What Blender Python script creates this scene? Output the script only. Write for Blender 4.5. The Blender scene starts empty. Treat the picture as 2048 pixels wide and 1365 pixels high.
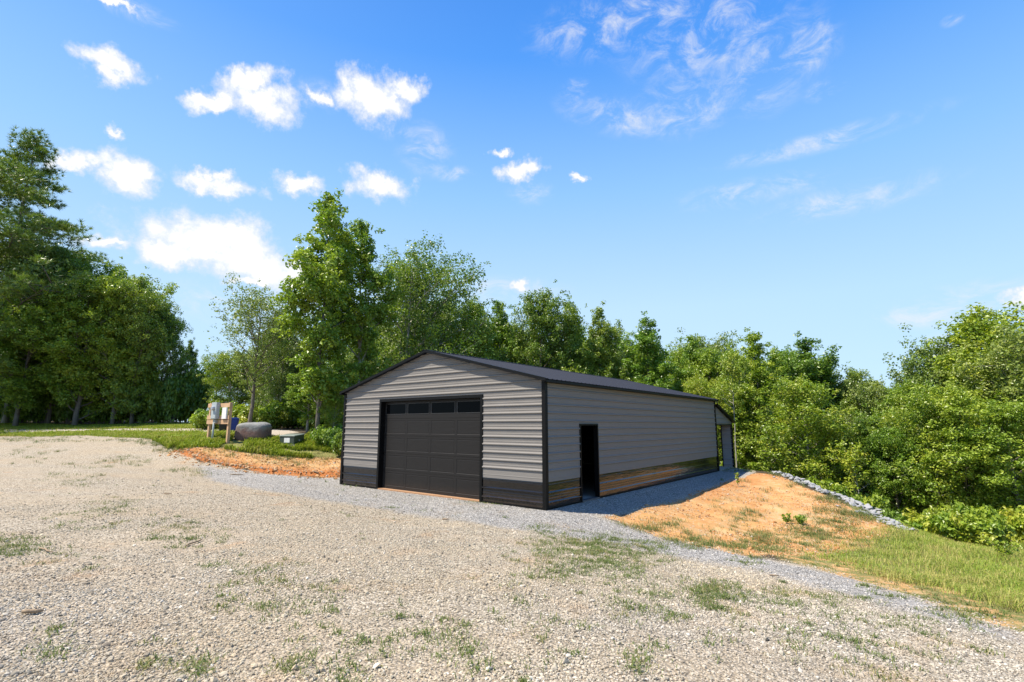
import bpy, math, random
import numpy as np
from mathutils import Vector, Matrix, noise as mnoise

sc = bpy.context.scene
COL = sc.collection
R = math.radians

# ------------------------------------------------------------------ camera
H_CAM = 2.25
F_PX = 1010.0
PITCH = math.atan2(168.0, 1010.0)
cam = bpy.data.cameras.new('camera')
cam.sensor_width = 36.0
cam.lens = 36.0 * F_PX / 2048.0
cam.clip_start = 0.05
cam.clip_end = 6000
camo = bpy.data.objects.new('camera', cam)
camo.location = (0, 0, H_CAM)
camo.rotation_euler = (R(90) + PITCH, 0, 0)
COL.objects.link(camo)
sc.camera = camo

# ------------------------------------------------------------------ colour management and sampling
sc.view_settings.view_transform = 'Standard'
sc.view_settings.look = 'None'
sc.view_settings.exposure = 0.92
sc.view_settings.gamma = 1.0
sc.view_settings.use_curve_mapping = False
sc.render.engine = 'CYCLES'
cy = sc.cycles
cy.max_bounces = 7
cy.diffuse_bounces = 3
cy.glossy_bounces = 3
cy.transmission_bounces = 4
cy.transparent_max_bounces = 6
cy.caustics_reflective = False
cy.caustics_refractive = False
cy.use_denoising = True
cy.denoiser = 'OPENIMAGEDENOISE'
cy.denoising_input_passes = 'RGB_ALBEDO_NORMAL'
cy.denoising_prefilter = 'ACCURATE'
cy.sample_clamp_indirect = 6.0
sc.render.filter_size = 1.2

# ------------------------------------------------------------------ sun
SUN = Vector((-0.964 * 0.5, -0.264 * 0.5, 0.866)).normalized()
sl = bpy.data.lights.new('sun', 'SUN')
sl.energy = 4.6
sl.angle = R(0.5)
sl.color = (1.0, 0.91, 0.77)
so = bpy.data.objects.new('sun', sl)
so.rotation_euler = (-SUN).to_track_quat('-Z', 'Y').to_euler()
so.location = (-60, -20, 80)
COL.objects.link(so)

# ------------------------------------------------------------------ node helper
class NT:
    def __init__(s, tree):
        s.t = tree; s.n = tree.nodes; s.l = tree.links
    def new(s, typ, **kw):
        n = s.n.new(typ)
        for k, v in kw.items():
            if k == 'inp':
                for a, b in v.items():
                    if hasattr(b, 'is_output') or isinstance(b, bpy.types.NodeSocket):
                        s.l.new(b, n.inputs[a])
                    else:
                        n.inputs[a].default_value = b
            else:
                setattr(n, k, v)
        return n
    def math(s, op, a, b=None, c=None, clamp=False):
        n = s.n.new('ShaderNodeMath'); n.operation = op; n.use_clamp = clamp
        for i, v in enumerate((a, b, c)):
            if v is None: continue
            if isinstance(v, bpy.types.NodeSocket): s.l.new(v, n.inputs[i])
            else: n.inputs[i].default_value = v
        return n.outputs[0]
    def mix(s, fac, a, b, blend='MIX'):
        n = s.n.new('ShaderNodeMix'); n.data_type = 'RGBA'; n.blend_type = blend
        for i, v in ((0, fac), (6, a), (7, b)):
            if isinstance(v, bpy.types.NodeSocket): s.l.new(v, n.inputs[i])
            elif i == 0: n.inputs[0].default_value = v
            else: n.inputs[i].default_value = (*v, 1.0) if len(v) == 3 else v
        return n.outputs[2]
    def ramp(s, fac, stops, interp='LINEAR'):
        n = s.n.new('ShaderNodeValToRGB'); n.color_ramp.interpolation = interp
        e = n.color_ramp.elements
        while len(e) < len(stops): e.new(0.5)
        for k, (p, c) in enumerate(stops):
            e[k].position = p
            e[k].color = (*c, 1.0) if not isinstance(c, (int, float)) else (c, c, c, 1.0)
        s.l.new(fac, n.inputs[0])
        return n.outputs[0]
    def smooth(s, v, a, b, lo=0.0, hi=1.0):
        n = s.n.new('ShaderNodeMapRange'); n.interpolation_type = 'SMOOTHSTEP'
        s.l.new(v, n.inputs[0])
        n.inputs[1].default_value = a; n.inputs[2].default_value = b
        n.inputs[3].default_value = lo; n.inputs[4].default_value = hi
        return n.outputs[0]
    def noise(s, vec, scale, detail=4, rough=0.55, dist=0.0):
        n = s.new('ShaderNodeTexNoise', inp={'Scale': scale, 'Detail': detail, 'Roughness': rough, 'Distortion': dist})
        if vec is not None: s.l.new(vec, n.inputs['Vector'])
        return n
    def attr(s, name):
        n = s.new('ShaderNodeAttribute', attribute_name=name)
        return n

# ------------------------------------------------------------------ sky with clouds
def px_azel(x, y):
    c, s_ = math.cos(PITCH), math.sin(PITCH)
    X = x - 1024.0; U = 682.5 - y
    v = Vector((X, F_PX * c - U * s_, F_PX * s_ + U * c)).normalized()
    return math.atan2(v.x, v.y), math.asin(v.z)

world = bpy.data.worlds.new('World')
sc.world = world
world.use_nodes = True
w = NT(world.node_tree)
w.n.clear()
sky = w.new('ShaderNodeTexSky', sky_type='NISHITA', sun_disc=False, sun_elevation=R(60), sun_rotation=R(254.7),
            altitude=200, air_density=1.0, dust_density=0.6, ozone_density=2.2)
SKY_STRENGTH = 0.09
geo = w.new('ShaderNodeTexCoord')
sep = w.new('ShaderNodeSeparateXYZ', inp={0: geo.outputs['Generated']})
az = w.math('ARCTAN2', sep.outputs[0], sep.outputs[1])
el = w.math('ARCSINE', sep.outputs[2])
pv = w.new('ShaderNodeCombineXYZ', inp={0: az, 1: el, 2: 0.0})
wn = w.noise(pv.outputs[0], 19.0, 8, 0.62)
wv = w.new('ShaderNodeVectorMath', operation='SUBTRACT', inp={0: wn.outputs['Color'], 1: (0.5, 0.5, 0.5)})
wsc = w.new('ShaderNodeVectorMath', operation='MULTIPLY', inp={0: wv.outputs[0], 1: (0.10, 0.07, 0.0)})
wp = w.new('ShaderNodeVectorMath', operation='ADD', inp={0: pv.outputs[0], 1: wsc.outputs[0]})
# cumulus: (centre px, half size px, tilt)
CUM = [(228, 132, 62, 34, 0), (215, 150, 40, 26, 0), (525, 205, 82, 42, 0), (500, 160, 70, 30, 25), (420, 200, 60, 22, 25),
       (745, 200, 78, 46, 0), (720, 178, 48, 40, 0), (815, 185, 40, 30, 0), (250, 345, 62, 44, 0), (150, 330, 66, 22, 22), (438, 370, 88, 20, 0), (430, 352, 34, 16, 0),
       (600, 370, 50, 22, 0), (760, 372, 66, 30, 0), (1040, 342, 42, 22, 10), (1000, 305, 22, 10, 0),
       (410, 485, 140, 50, 0), (470, 480, 100, 44, 0), (330, 505, 90, 30, 0), (520, 530, 140, 44, -6), (210, 490, 60, 14, 0),
       (500, 565, 60, 14, 0), (230, 255, 24, 16, -30), (1160, 356, 18, 10, 0), (1035, 570, 22, 12, 0), (225, 2, 80, 10, 0),
       (635, 190, 30, 20, 0), (2060, 600, 60, 26, 0)]
dmin = None
for (cx, cyy, rx, ry, tl) in CUM:
    a0, e0 = px_azel(cx, cyy)
    a1, _ = px_azel(cx + rx, cyy); _, e1 = px_azel(cx, cyy - ry)
    mp = w.new('ShaderNodeMapping', vector_type='TEXTURE')
    w.l.new(wp.outputs[0], mp.inputs[0])
    mp.inputs['Location'].default_value = (a0, e0, 0)
    mp.inputs['Rotation'].default_value = (0, 0, R(tl))
    mp.inputs['Scale'].default_value = (abs(a1 - a0) * .95, abs(e1 - e0) * .95, 1)
    ln = w.new('ShaderNodeVectorMath', operation='LENGTH', inp={0: mp.outputs[0]}).outputs['Value']
    dmin = ln if dmin is None else w.math('SMOOTH_MIN', dmin, ln, 0.25)
wn2 = w.noise(pv.outputs[0], 26.0, 9, 0.68)
dd = w.math('ADD', dmin, w.math('MULTIPLY', w.math('SUBTRACT', wn2.outputs[0], 0.5), 1.75))
cmask = w.smooth(dd, 1.38, 0.36)
# wisps of high cirrus
mpw = w.new('ShaderNodeMapping', inp={0: pv.outputs[0]})
mpw.inputs['Rotation'].default_value = (0, 0, R(20))
mpw.inputs['Scale'].default_value = (5.0, 9.0, 1)
cn = w.noise(mpw.outputs[0], 2.6, 10, 0.70, 0.6)
WSP = [(1190, 60, 130, 60, 0), (1420, 70, 190, 90, 0), (1520, 140, 90, 90, 0), (1370, 210, 110, 60, 0), (1230, 235, 110, 36, -15), (1650, 180, 40, 20, 0), (1150, 180, 30, 20, 0),
       (1640, 285, 230, 20, 0), (1500, 385, 150, 26, 0), (1905, 40, 24, 12, 0), (1620, 90, 60, 60, 0), (600, 620, 260, 40, 0), (1700, 400, 200, 30, 0), (1900, 690, 150, 26, 0), (1000, 580, 120, 24, 0), (1960, 612, 170, 46, 0), (1850, 625, 110, 30, 0), (850, 300, 50, 50, 0), (790, 262, 40, 20, 0), (905, 348, 40, 16, 0), (640, 190, 50, 30, 0), (1060, 385, 40, 24, 0), (1290, 30, 170, 60, 0), (240, 8, 110, 24, 0)]
wm = None
for (cx, cyy, rx, ry, tl) in WSP:
    a0, e0 = px_azel(cx, cyy)
    a1, _ = px_azel(cx + rx, cyy); _, e1 = px_azel(cx, cyy - ry)
    mp = w.new('ShaderNodeMapping', vector_type='TEXTURE')
    w.l.new(pv.outputs[0], mp.inputs[0])
    mp.inputs['Location'].default_value = (a0, e0, 0)
    mp.inputs['Rotation'].default_value = (0, 0, R(tl))
    mp.inputs['Scale'].default_value = (abs(a1 - a0) * 1.3, abs(e1 - e0) * 1.3, 1)
    ln = w.new('ShaderNodeVectorMath', operation='LENGTH', inp={0: mp.outputs[0]}).outputs['Value']
    wm = ln if wm is None else w.math('SMOOTH_MIN', wm, ln, 0.3)
wmask = w.math('MULTIPLY', w.smooth(wm, 1.1, 0.2), w.smooth(cn.outputs[0], 0.40, 0.78))
wmask = w.math('MULTIPLY', wmask, 0.8)
alpha = w.math('MAXIMUM', cmask, wmask, clamp=True)
air = w.ramp(w.math('DIVIDE', el, 1.5708), [(0.0, (.66, .84, .97)), (.14, (.56, .79, 1.0)), (.28, (.31, .60, 1.0)), (.43, (.085, .345, .95)), (.60, (.03, .20, .74)), (1.0, (.02, .13, .58))])
# the sky is paler towards the sun's side
air = w.mix(w.smooth(az, .2, -1.1, 0.0, .22), air, (.42, .68, 1.0))
air = w.mix(w.smooth(az, .1, 1.0, 0.0, .30), air, w.mix(1.0, air, (.62, .84, .97), 'MULTIPLY'))
air = w.mix(1.0, air, (6.3, 6.3, 6.3), 'MULTIPLY')
tint = w.mix(.88, w.mix(1.0, sky.outputs[0], (0.86, 1.10, 1.42), 'MULTIPLY'), air)
cshade = w.smooth(dd, 0.95, 0.2, 0.80, 1.0)
ccol = w.mix(1.0, (6.7, 6.75, 6.9), cshade, 'MULTIPLY')
skycol = w.mix(alpha, tint, ccol)
bg = w.new('ShaderNodeBackground', inp={'Color': skycol, 'Strength': SKY_STRENGTH})
wo = w.new('ShaderNodeOutputWorld', inp={0: bg.outputs[0]})
world.cycles.sampling_method = 'MANUAL'
world.cycles.sample_map_resolution = 512

# ------------------------------------------------------------------ object helpers
def mesh_np(name, verts, faces, mat=None, parent=None, smooth=False, attrs=None):
    """one mesh object from numpy arrays; faces is (n,3) or (n,4), or a list of such arrays"""
    verts = np.asarray(verts, dtype=np.float32).reshape(-1, 3)
    fl = faces if isinstance(faces, list) else [faces]
    fl = [np.asarray(f, dtype=np.int32) for f in fl if len(f)]
    me = bpy.data.meshes.new(name)
    nl = sum(f.size for f in fl); nf = sum(len(f) for f in fl)
    me.vertices.add(len(verts)); me.vertices.foreach_set('co', verts.ravel())
    me.loops.add(nl); me.loops.foreach_set('vertex_index', np.concatenate([f.ravel() for f in fl]))
    me.polygons.add(nf)
    tot = np.concatenate([np.full(len(f), f.shape[1], np.int32) for f in fl])
    st = np.concatenate([[0], np.cumsum(tot)[:-1]]).astype(np.int32)
    me.polygons.foreach_set('loop_start', st)
    me.polygons.foreach_set('loop_total', tot)
    me.polygons.foreach_set('use_smooth', np.full(nf, smooth, bool))
    if attrs:
        for k, v in attrs.items():
            a = me.attributes.new(k, 'FLOAT', 'POINT')
            a.data.foreach_set('value', np.asarray(v, np.float32))
    me.update(calc_edges=True)
    me.validate()
    if mat: me.materials.append(mat)
    o = bpy.data.objects.new(name, me)
    COL.objects.link(o)
    if parent: o.parent = parent
    return o

class MB:
    """collects boxes, tubes and quads; build() links them as one mesh object"""
    def __init__(s): s.v = []; s.q = []; s.t = []
    def add(s, v, q=(), t=()):
        b = len(s.v)
        s.v += [tuple(p) for p in v]
        s.q += [tuple(i + b for i in f) for f in q]
        s.t += [tuple(i + b for i in f) for f in t]
    def box(s, x0, x1, y0, y1, z0, z1):
        s.add([(x0, y0, z0), (x1, y0, z0), (x1, y1, z0), (x0, y1, z0), (x0, y0, z1), (x1, y0, z1), (x1, y1, z1), (x0, y1, z1)],
              [(0, 3, 2, 1), (4, 5, 6, 7), (0, 1, 5, 4), (1, 2, 6, 5), (2, 3, 7, 6), (3, 0, 4, 7)])
    def beam(s, a, b, wd, th, up=(0, 0, 1)):
        a = Vector(a); b = Vector(b); d = (b - a).normalized()
        u = d.cross(Vector(up))
        if u.length < 1e-4: u = d.cross(Vector((1, 0, 0)))
        u.normalize(); n = u.cross(d).normalized()
        p = []
        for e in (a, b):
            for (i, j) in ((-1, -1), (1, -1), (1, 1), (-1, 1)):
                p.append(e + u * (i * wd / 2) + n * (j * th / 2))
        s.add(p, [(0, 1, 2, 3), (7, 6, 5, 4), (0, 4, 5, 1), (1, 5, 6, 2), (2, 6, 7, 3), (3, 7, 4, 0)])
    def tube(s, pts, rad, n=6, cap=True):
        pts = [Vector(p) for p in pts]
        k = len(pts)
        rr = rad if isinstance(rad, (list, tuple)) else [rad] * k
        v = []
        for i, p in enumerate(pts):
            d = (pts[min(i + 1, k - 1)] - pts[max(i - 1, 0)]).normalized()
            a = d.cross(Vector((0.31, 0.95, 0.1)))
            if a.length < 1e-3: a = d.cross(Vector((1, 0, 0)))
            a.normalize(); b = d.cross(a)
            for j in range(n):
                t = 2 * math.pi * j / n
                v.append(p + (a * math.cos(t) + b * math.sin(t)) * rr[i])
        q = [(i * n + j, i * n + (j + 1) % n, (i + 1) * n + (j + 1) % n, (i + 1) * n + j) for i in range(k - 1) for j in range(n)]
        t = []
        if cap:
            v.append(pts[0]); v.append(pts[-1])
            c0, c1 = k * n, k * n + 1
            t = [(c0, (j + 1) % n, j) for j in range(n)] + [(c1, (k - 1) * n + j, (k - 1) * n + (j + 1) % n) for j in range(n)]
        s.add(v, q, t)
    def build(s, name, mat, parent=None, smooth=False, bevel=0):
        o = mesh_np(name, s.v, [np.array(s.q, np.int32).reshape(-1, 4), np.array(s.t, np.int32).reshape(-1, 3)], mat, parent, smooth)
        if bevel:
            m = o.modifiers.new('bevel', 'BEVEL'); m.width = bevel; m.segments = 2; m.limit_method = 'ANGLE'
        return o

def tag(o, label, cat, group=None, kind=None):
    if label: o['label'] = label
    if cat: o['category'] = cat
    if group: o['group'] = group
    if kind: o['kind'] = kind
    return o

def thing(name, label, cat, loc=(0, 0, 0), rz=0.0, group=None):
    o = bpy.data.objects.new(name, None)
    o.empty_display_size = 0.2
    o.location = loc; o.rotation_euler = (0, 0, rz)
    COL.objects.link(o)
    return tag(o, label, cat, group)

def copy_tree(o, loc, rz, sca, label, group):
    c = o.copy(); COL.objects.link(c)
    c.location = loc; c.rotation_euler = (0, 0, rz); c.scale = sca
    if label: c['label'] = label
    if group: c['group'] = group
    for ch in list(o.children):
        d = ch.copy(); COL.objects.link(d); d.parent = c
    return c

# ------------------------------------------------------------------ materials
def mat_new(name):
    m = bpy.data.materials.new(name); m.use_nodes = True
    k = NT(m.node_tree); k.n.clear()
    p = k.new('ShaderNodeBsdfPrincipled')
    k.new('ShaderNodeOutputMaterial', inp={0: p.outputs[0]})
    return m, k, p

def setp(k, p, **kw):
    for a, b in kw.items():
        a = a.replace('_', ' ')
        if isinstance(b, bpy.types.NodeSocket): k.l.new(b, p.inputs[a])
        else: p.inputs[a].default_value = (*b, 1.0) if isinstance(b, tuple) and len(b) == 3 else b

def bump(k, p, h, strength=0.3, dist=0.01):
    b = k.new('ShaderNodeBump', inp={'Strength': strength, 'Distance': dist, 'Height': h})
    k.l.new(b.outputs[0], p.inputs['Normal'])

def simple(name, col, rough=0.6, var=0.12, scale=6.0, metal=0.0, bstr=0.1, bscale=60.0, spec=0.5):
    m, k, p = mat_new(name)
    tc = k.new('ShaderNodeTexCoord')
    n = k.noise(tc.outputs['Object'], scale, 5, 0.6)
    f = k.math('MULTIPLY_ADD', n.outputs[0], 2 * var, 1 - var)
    c = k.mix(1.0, col, f, 'MULTIPLY')
    setp(k, p, Base_Color=c, Metallic=metal)
    p.inputs['Specular IOR Level'].default_value = spec
    n2 = k.noise(tc.outputs['Object'], scale * 2.3, 4, 0.6)
    setp(k, p, Roughness=k.math('MULTIPLY_ADD', n2.outputs[0], 0.2, rough - 0.1))
    if bstr:
        n3 = k.noise(tc.outputs['Object'], bscale, 3, 0.6)
        bump(k, p, n3.outputs[0], bstr, 0.004)
    return m

def sheet_metal(name, col, rough, spec=0.5, dirt=.22, coat=0.0):
    """painted sheet steel: slight oil canning, dust that splashed up near the ground"""
    m, k, p = mat_new(name)
    tc = k.new('ShaderNodeTexCoord')
    sp = k.new('ShaderNodeSeparateXYZ', inp={0: tc.outputs['Object']})
    mp = k.new('ShaderNodeMapping', inp={0: tc.outputs['Object']}); mp.inputs['Scale'].default_value = (1, 1, 2.2)
    n = k.noise(mp.outputs[0], 1.6, 5, 0.6)
    c = k.mix(1.0, col, k.math('MULTIPLY_ADD', n.outputs[0], 0.16, 0.92), 'MULTIPLY')
    if dirt:
        n2 = k.noise(tc.outputs['Object'], 9.0, 6, 0.7)
        z = k.math('ADD', sp.outputs[2], k.math('MULTIPLY', k.math('SUBTRACT', n2.outputs[0], 0.5), 0.5))
        f = k.smooth(z, 0.38, -0.05, 0.0, dirt)
        c = k.mix(f, c, (0.33, 0.21, 0.13))
    setp(k, p, Base_Color=c)
    p.inputs['Specular IOR Level'].default_value = spec
    n3 = k.noise(tc.outputs['Object'], 22.0, 4, 0.6)
    setp(k, p, Roughness=k.math('MULTIPLY_ADD', n3.outputs[0], 0.12, rough - 0.06))
    if coat:
        p.inputs['Coat Weight'].default_value = coat; p.inputs['Coat Roughness'].default_value = 0.05
    mp2 = k.new('ShaderNodeMapping', inp={0: tc.outputs['Object']}); mp2.inputs['Scale'].default_value = (0.8, 0.8, 5.0)
    n4 = k.noise(mp2.outputs[0], 2.4, 2, 0.5)
    bump(k, p, n4.outputs[0], 0.2, 0.02)
    return m

M = {}
M['grey'] = sheet_metal('grey_panel', (0.200, 0.187, 0.174), 0.46, 0.12)
M['black'] = sheet_metal('black_panel', (0.0085, 0.008, 0.008), 0.13, 0.6, dirt=.07)
M['trim'] = sheet_metal('black_trim', (0.006, 0.006, 0.006), 0.45, 0.15, dirt=False)
M['roof'] = sheet_metal('roof_metal', (0.019, 0.024, 0.040), 0.55, 0.05, dirt=False)
M['door'] = sheet_metal('door_steel', (0.0165, 0.0152, 0.0145), 0.5, 0.2, dirt=.04)
M['frame'] = sheet_metal('window_frame_steel', (0.032, 0.031, 0.031), 0.4, 0.4, dirt=False)
M['sill'] = simple('worn_steel_sill', (.10, .10, .105), .5)
M['inside'] = simple('galvanised_inside', (0.16, 0.17, 0.18), 0.5, metal=0.5)
M['steel'] = simple('galvanised_steel', (0.40, 0.42, 0.45), 0.45, metal=0.35)
M['concrete'] = simple('concrete', (0.36, 0.34, 0.31), 0.85, 0.2, 3.0, bstr=0.4)
M['plank'] = simple('raw_board', (0.34, 0.19, 0.10), 0.8, 0.2, 3.0)
M['liner'] = simple('pale_liner_panel', (.32, .31, .315), .5)
M['seal'] = simple('rubber_seal', (0.02, 0.02, 0.02), 0.7)
m, k, p = mat_new('dark_glass')
setp(k, p, Base_Color=(0.004, 0.0045, 0.005), Roughness=0.06); p.inputs['Specular IOR Level'].default_value = 0.04
M['glass'] = m

# ------------------------------------------------------------------ terrain height
CP = np.array([
    (0.93, 14.3, -.04), (-6.7, 20.4, -.04), (-2.9, 17.4, -.03), (10.4, 26.2, -.05), (5.6, 20.2, -.05), (2.8, 32.3, -.05), (2, 23, -.05), (12.1, 28.3, -.06), (7, 28.5, -.05),
    (-1, 12.5, -.02), (-5, 16, .02), (-8, 19, .08), (2.0, 13.6, -.24), (4.3, 16.0, -.28), (6.75, 19.3, -.33), (9.0, 22.2, -.22), (11.5, 24.6, -.08),
    (3.6, 12.06, -.42), (4.94, 10.6, -.5), (6.47, 8.5, -.5), (6.46, 6.46, -.4), (2.5, 13.0, -.28),
    (13.05, 25.0, -.11), (13.2, 23, -.44), (13.45, 21, -.78), (13.2, 19, -.98), (12.9, 17, -1.14), (7.07, 17, -.74), (7.86, 13.5, -.91), (10.3, 12, -.91), (10.5, 10.5, -.82), (10.4, 18.5, -.80), (10.6, 21.8, -.42), (17, 17, -1.5),
    (14.8, 25.5, -1.3), (15.3, 21, -2.0), (14.7, 17.6, -1.75),
    (16.5, 22, -3.0), (18, 28, -3.6), (24, 30, -4.2), (22, 21, -2.6), (20, 16.5, -1.75), (14.5, 31, -1.6), (30, 20, -3), (15, 10, -1.05), (13, 6, -.7), (20, 8, -1.1),
    (12.5, 33, -.9), (6, 37, -.5), (0, 38, -.2), (-4, 36, .5), (20, 40, -3.5),
    (-8, 21.5, .1), (-10.5, 21.3, .27), (-13.4, 22, .64), (-15.6, 23.5, .99), (-8, 24, .84), (-9.9, 24, 1.0), (-12.3, 24, 1.24), (-14.6, 24.7, 1.48),
    (-15.9, 30, 1.9), (-9.75, 26, 1.45), (-7.2, 26.5, 1.1), (-36, 36, 1.83), (-42, 42, 2.3), (-30.6, 38, 2.06), (-26, 26, 1.05), (-21, 26, 1.28), (-14.5, 18, .49), (-14, 14, .25), (-8.5, 14, .2),
    (0, 0, .45), (0, 4.5, .28), (-5, 5, .3), (0, 8, .1), (-6, 10, .18), (3, 8, -.12), (-12, 8, .4), (5, 3, -.1), (-20, 45, 2.3), (-8, 37, 1.3),
    (-70, 80, 3.5), (70, 80, -4), (0, 100, -2), (-60, 0, 2), (60, 0, -3), (0, -30, .8)], float)

def _phi(r2): return 0.5 * r2 * np.log(np.maximum(r2, 1e-9))
def _fit():
    n = len(CP)
    d2 = ((CP[:, None, :2] - CP[None, :, :2]) ** 2).sum(-1)
    A = np.zeros((n + 3, n + 3)); A[:n, :n] = _phi(d2) + np.eye(n) * 0.05
    Pm = np.c_[np.ones(n), CP[:, :2]]
    A[:n, n:] = Pm; A[n:, :n] = Pm.T
    return np.linalg.solve(A, np.r_[CP[:, 2], 0, 0, 0])
WT = _fit()

def vnoise(x, y, sc_, seed=0):
    x = np.asarray(x) * sc_ + seed * 17.3; y = np.asarray(y) * sc_ - seed * 9.1
    xi = np.floor(x).astype(np.int64); yi = np.floor(y).astype(np.int64)
    fx = x - xi; fy = y - yi
    fx = fx * fx * (3 - 2 * fx); fy = fy * fy * (3 - 2 * fy)
    def h(a, b):
        n = (a * 374761393 + b * 668265263 + seed * 144269) & 0x7fffffff
        n = ((n ^ (n >> 13)) * 1274126177) & 0x7fffffff
        n = n ^ (n >> 16)
        return (n & 0xffff) / 65535.0
    a = h(xi, yi); b = h(xi + 1, yi); c = h(xi, yi + 1); d = h(xi + 1, yi + 1)
    return (a * (1 - fx) + b * fx) * (1 - fy) + (c * (1 - fx) + d * fx) * fy

def fbm(x, y, sc_, seed=0, o=3):
    s = 0; a = 1; t = 0
    for i in range(o):
        s = s + a * vnoise(x, y, sc_ * 2 ** i, seed + i); t += a; a *= .5
    return s / t

def base_h(x, y):
    x = np.atleast_1d(np.asarray(x, float)); y = np.atleast_1d(np.asarray(y, float))
    rr = np.sqrt(x * x + y * y); cl = np.minimum(1, 110 / np.maximum(rr, 1e-6))
    xs, ys = x * cl, y * cl
    out = np.empty_like(x)
    for i in range(0, len(x), 40000):
        a, b = xs[i:i + 40000], ys[i:i + 40000]
        d2 = (a[:, None] - CP[None, :, 0]) ** 2 + (b[:, None] - CP[None, :, 1]) ** 2
        out[i:i + 40000] = _phi(d2) @ WT[:-3] + WT[-3] + WT[-2] * a + WT[-1] * b
    return out

CAMP = np.array([0, 0, H_CAM])
def px_ray(x, y):
    c, s_ = math.cos(PITCH), math.sin(PITCH)
    X = x - 1024.0; U = 682.5 - y
    v = np.array([X, F_PX * c - U * s_, F_PX * s_ + U * c])
    return v / np.linalg.norm(v)
def gp(x, y, far=70.0):
    """where the line of sight of a photo pixel meets the terrain"""
    r = px_ray(x, y)
    t = np.linspace(2.5, far, 900)
    P = CAMP + t[:, None] * r
    dz = P[:, 2] - base_h(P[:, 0], P[:, 1])
    i = np.where(dz < 0)[0]
    i = i[0] if len(i) else len(t) - 1
    a, b = t[max(i - 1, 0)], t[i]
    P = CAMP + np.linspace(a, b, 12)[:, None] * r
    dz = np.abs(P[:, 2] - base_h(P[:, 0], P[:, 1]))
    return P[dz.argmin()]
def gpoly(pts):
    return np.array([(p[1], p[2]) if p[0] == 'w' else gp(*p)[:2] for p in pts])

def sdist(poly, x, y):
    """signed distance to a polygon, positive inside"""
    x = np.asarray(x, float); y = np.asarray(y, float)
    best = np.full(x.shape, 1e9); ins = np.zeros(x.shape, bool)
    n = len(poly)
    for i in range(n):
        ax, ay = poly[i]; bx, by = poly[(i + 1) % n]
        ex, ey = bx - ax, by - ay
        t = np.clip(((x - ax) * ex + (y - ay) * ey) / (ex * ex + ey * ey + 1e-12), 0, 1)
        best = np.minimum(best, (x - ax - t * ex) ** 2 + (y - ay - t * ey) ** 2)
        c = (ay > y) != (by > y)
        with np.errstate(divide='ignore', invalid='ignore'):
            xi = ex * (y - ay) / (ey if ey != 0 else 1e-12) + ax
        ins ^= c & (x < xi)
    d = np.sqrt(best)
    return np.where(ins, d, -d)

W_ = 'w'
P_MOUND = gpoly([(1206, 1034), (1258, 1029), (1330, 1008), (1400, 985), (1455, 964), (1512, 947), (1560, 954), (1690, 1010), (1790, 1055), (1740, 1095), (1640, 1112), (1500, 1113), (1335, 1077)])
P_BANK = gpoly([(690, 957), (600, 953), (540, 950), (480, 941), (400, 926), (340, 904), (420, 895), (520, 906), (600, 915), (690, 917)])
P_EDGE = gpoly([(1500, 1100), (1640, 1100), (1800, 1150), (1960, 1200), (2047, 1240), (2047, 1275), (1800, 1190), (1620, 1138)])
P_GRASS_R = np.vstack([gpoly([(1590, 1108), (1610, 1080), (1700, 1062), (1840, 1062), (1950, 1075), (2048, 1085)]), [(20, 15), (30, 12), (30, 4), (14, 3), (9.0, 5.0)], gpoly([(2047, 1266), (1900, 1212), (1750, 1162), (1640, 1130)])])
P_GRASS_L = gpoly([(690, 919), (600, 917), (520, 908), (420, 896), (345, 900), (310, 880), (360, 870), (480, 872), (560, 880), (600, 880), (690, 868)])
P_FIELD = np.vstack([gpoly([(0, 873), (180, 871), (330, 878), (400, 868), (470, 853), (400, 848), (0, 848)]), [(-48, 42), (-40, 34)]])
P_ROAD = gpoly([(0, 866), (200, 862), (330, 864), (470, 866), (560, 872), (600, 866), (560, 860), (470, 858), (300, 857), (0, 858)])
P_FRESH = np.vstack([gpoly([(690, 952), (560, 951), (480, 942), (390, 930), (420, 960), (540, 985), (700, 1010), (860, 1035), (1010, 1060), (1200, 1085), (1330, 1110), (1500, 1140), (1750, 1210), (2047, 1290), (2047, 1275), (1750, 1165), (1500, 1112), (1330, 1076), (1206, 1034), (1258, 1028), (1400, 984), (1512, 946), (1470, 936)]), [(2, 26)]])
P_DRIVE = np.vstack([[(-40, -8), (-40, 20)], gpoly([(0, 872), (180, 870), (330, 880), (345, 903), (400, 927), (480, 942), (560, 951), (690, 957)]), [(-2, 22), (6, 27)], gpoly([(1475, 936), (1512, 946), (1400, 985), (1258, 1028), (1206, 1034), (1335, 1077), (1500, 1113), (1620, 1135), (1800, 1185), (2047, 1272)]), [(9.0, 5.0), (12, -8)]])
P_BANKLINE = gpoly([(690, 954), (560, 949), (480, 940), (400, 925), (345, 904)])

def line_dist(pl, x, y):
    best = np.full(np.shape(x), 1e9)
    for i in range(len(pl) - 1):
        ax, ay = pl[i]; bx, by = pl[i + 1]; ex, ey = bx - ax, by - ay
        t = np.clip(((x - ax) * ex + (y - ay) * ey) / (ex * ex + ey * ey), 0, 1)
        best = np.minimum(best, (x - ax - t * ex) ** 2 + (y - ay - t * ey) ** 2)
    return np.sqrt(best)

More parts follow.
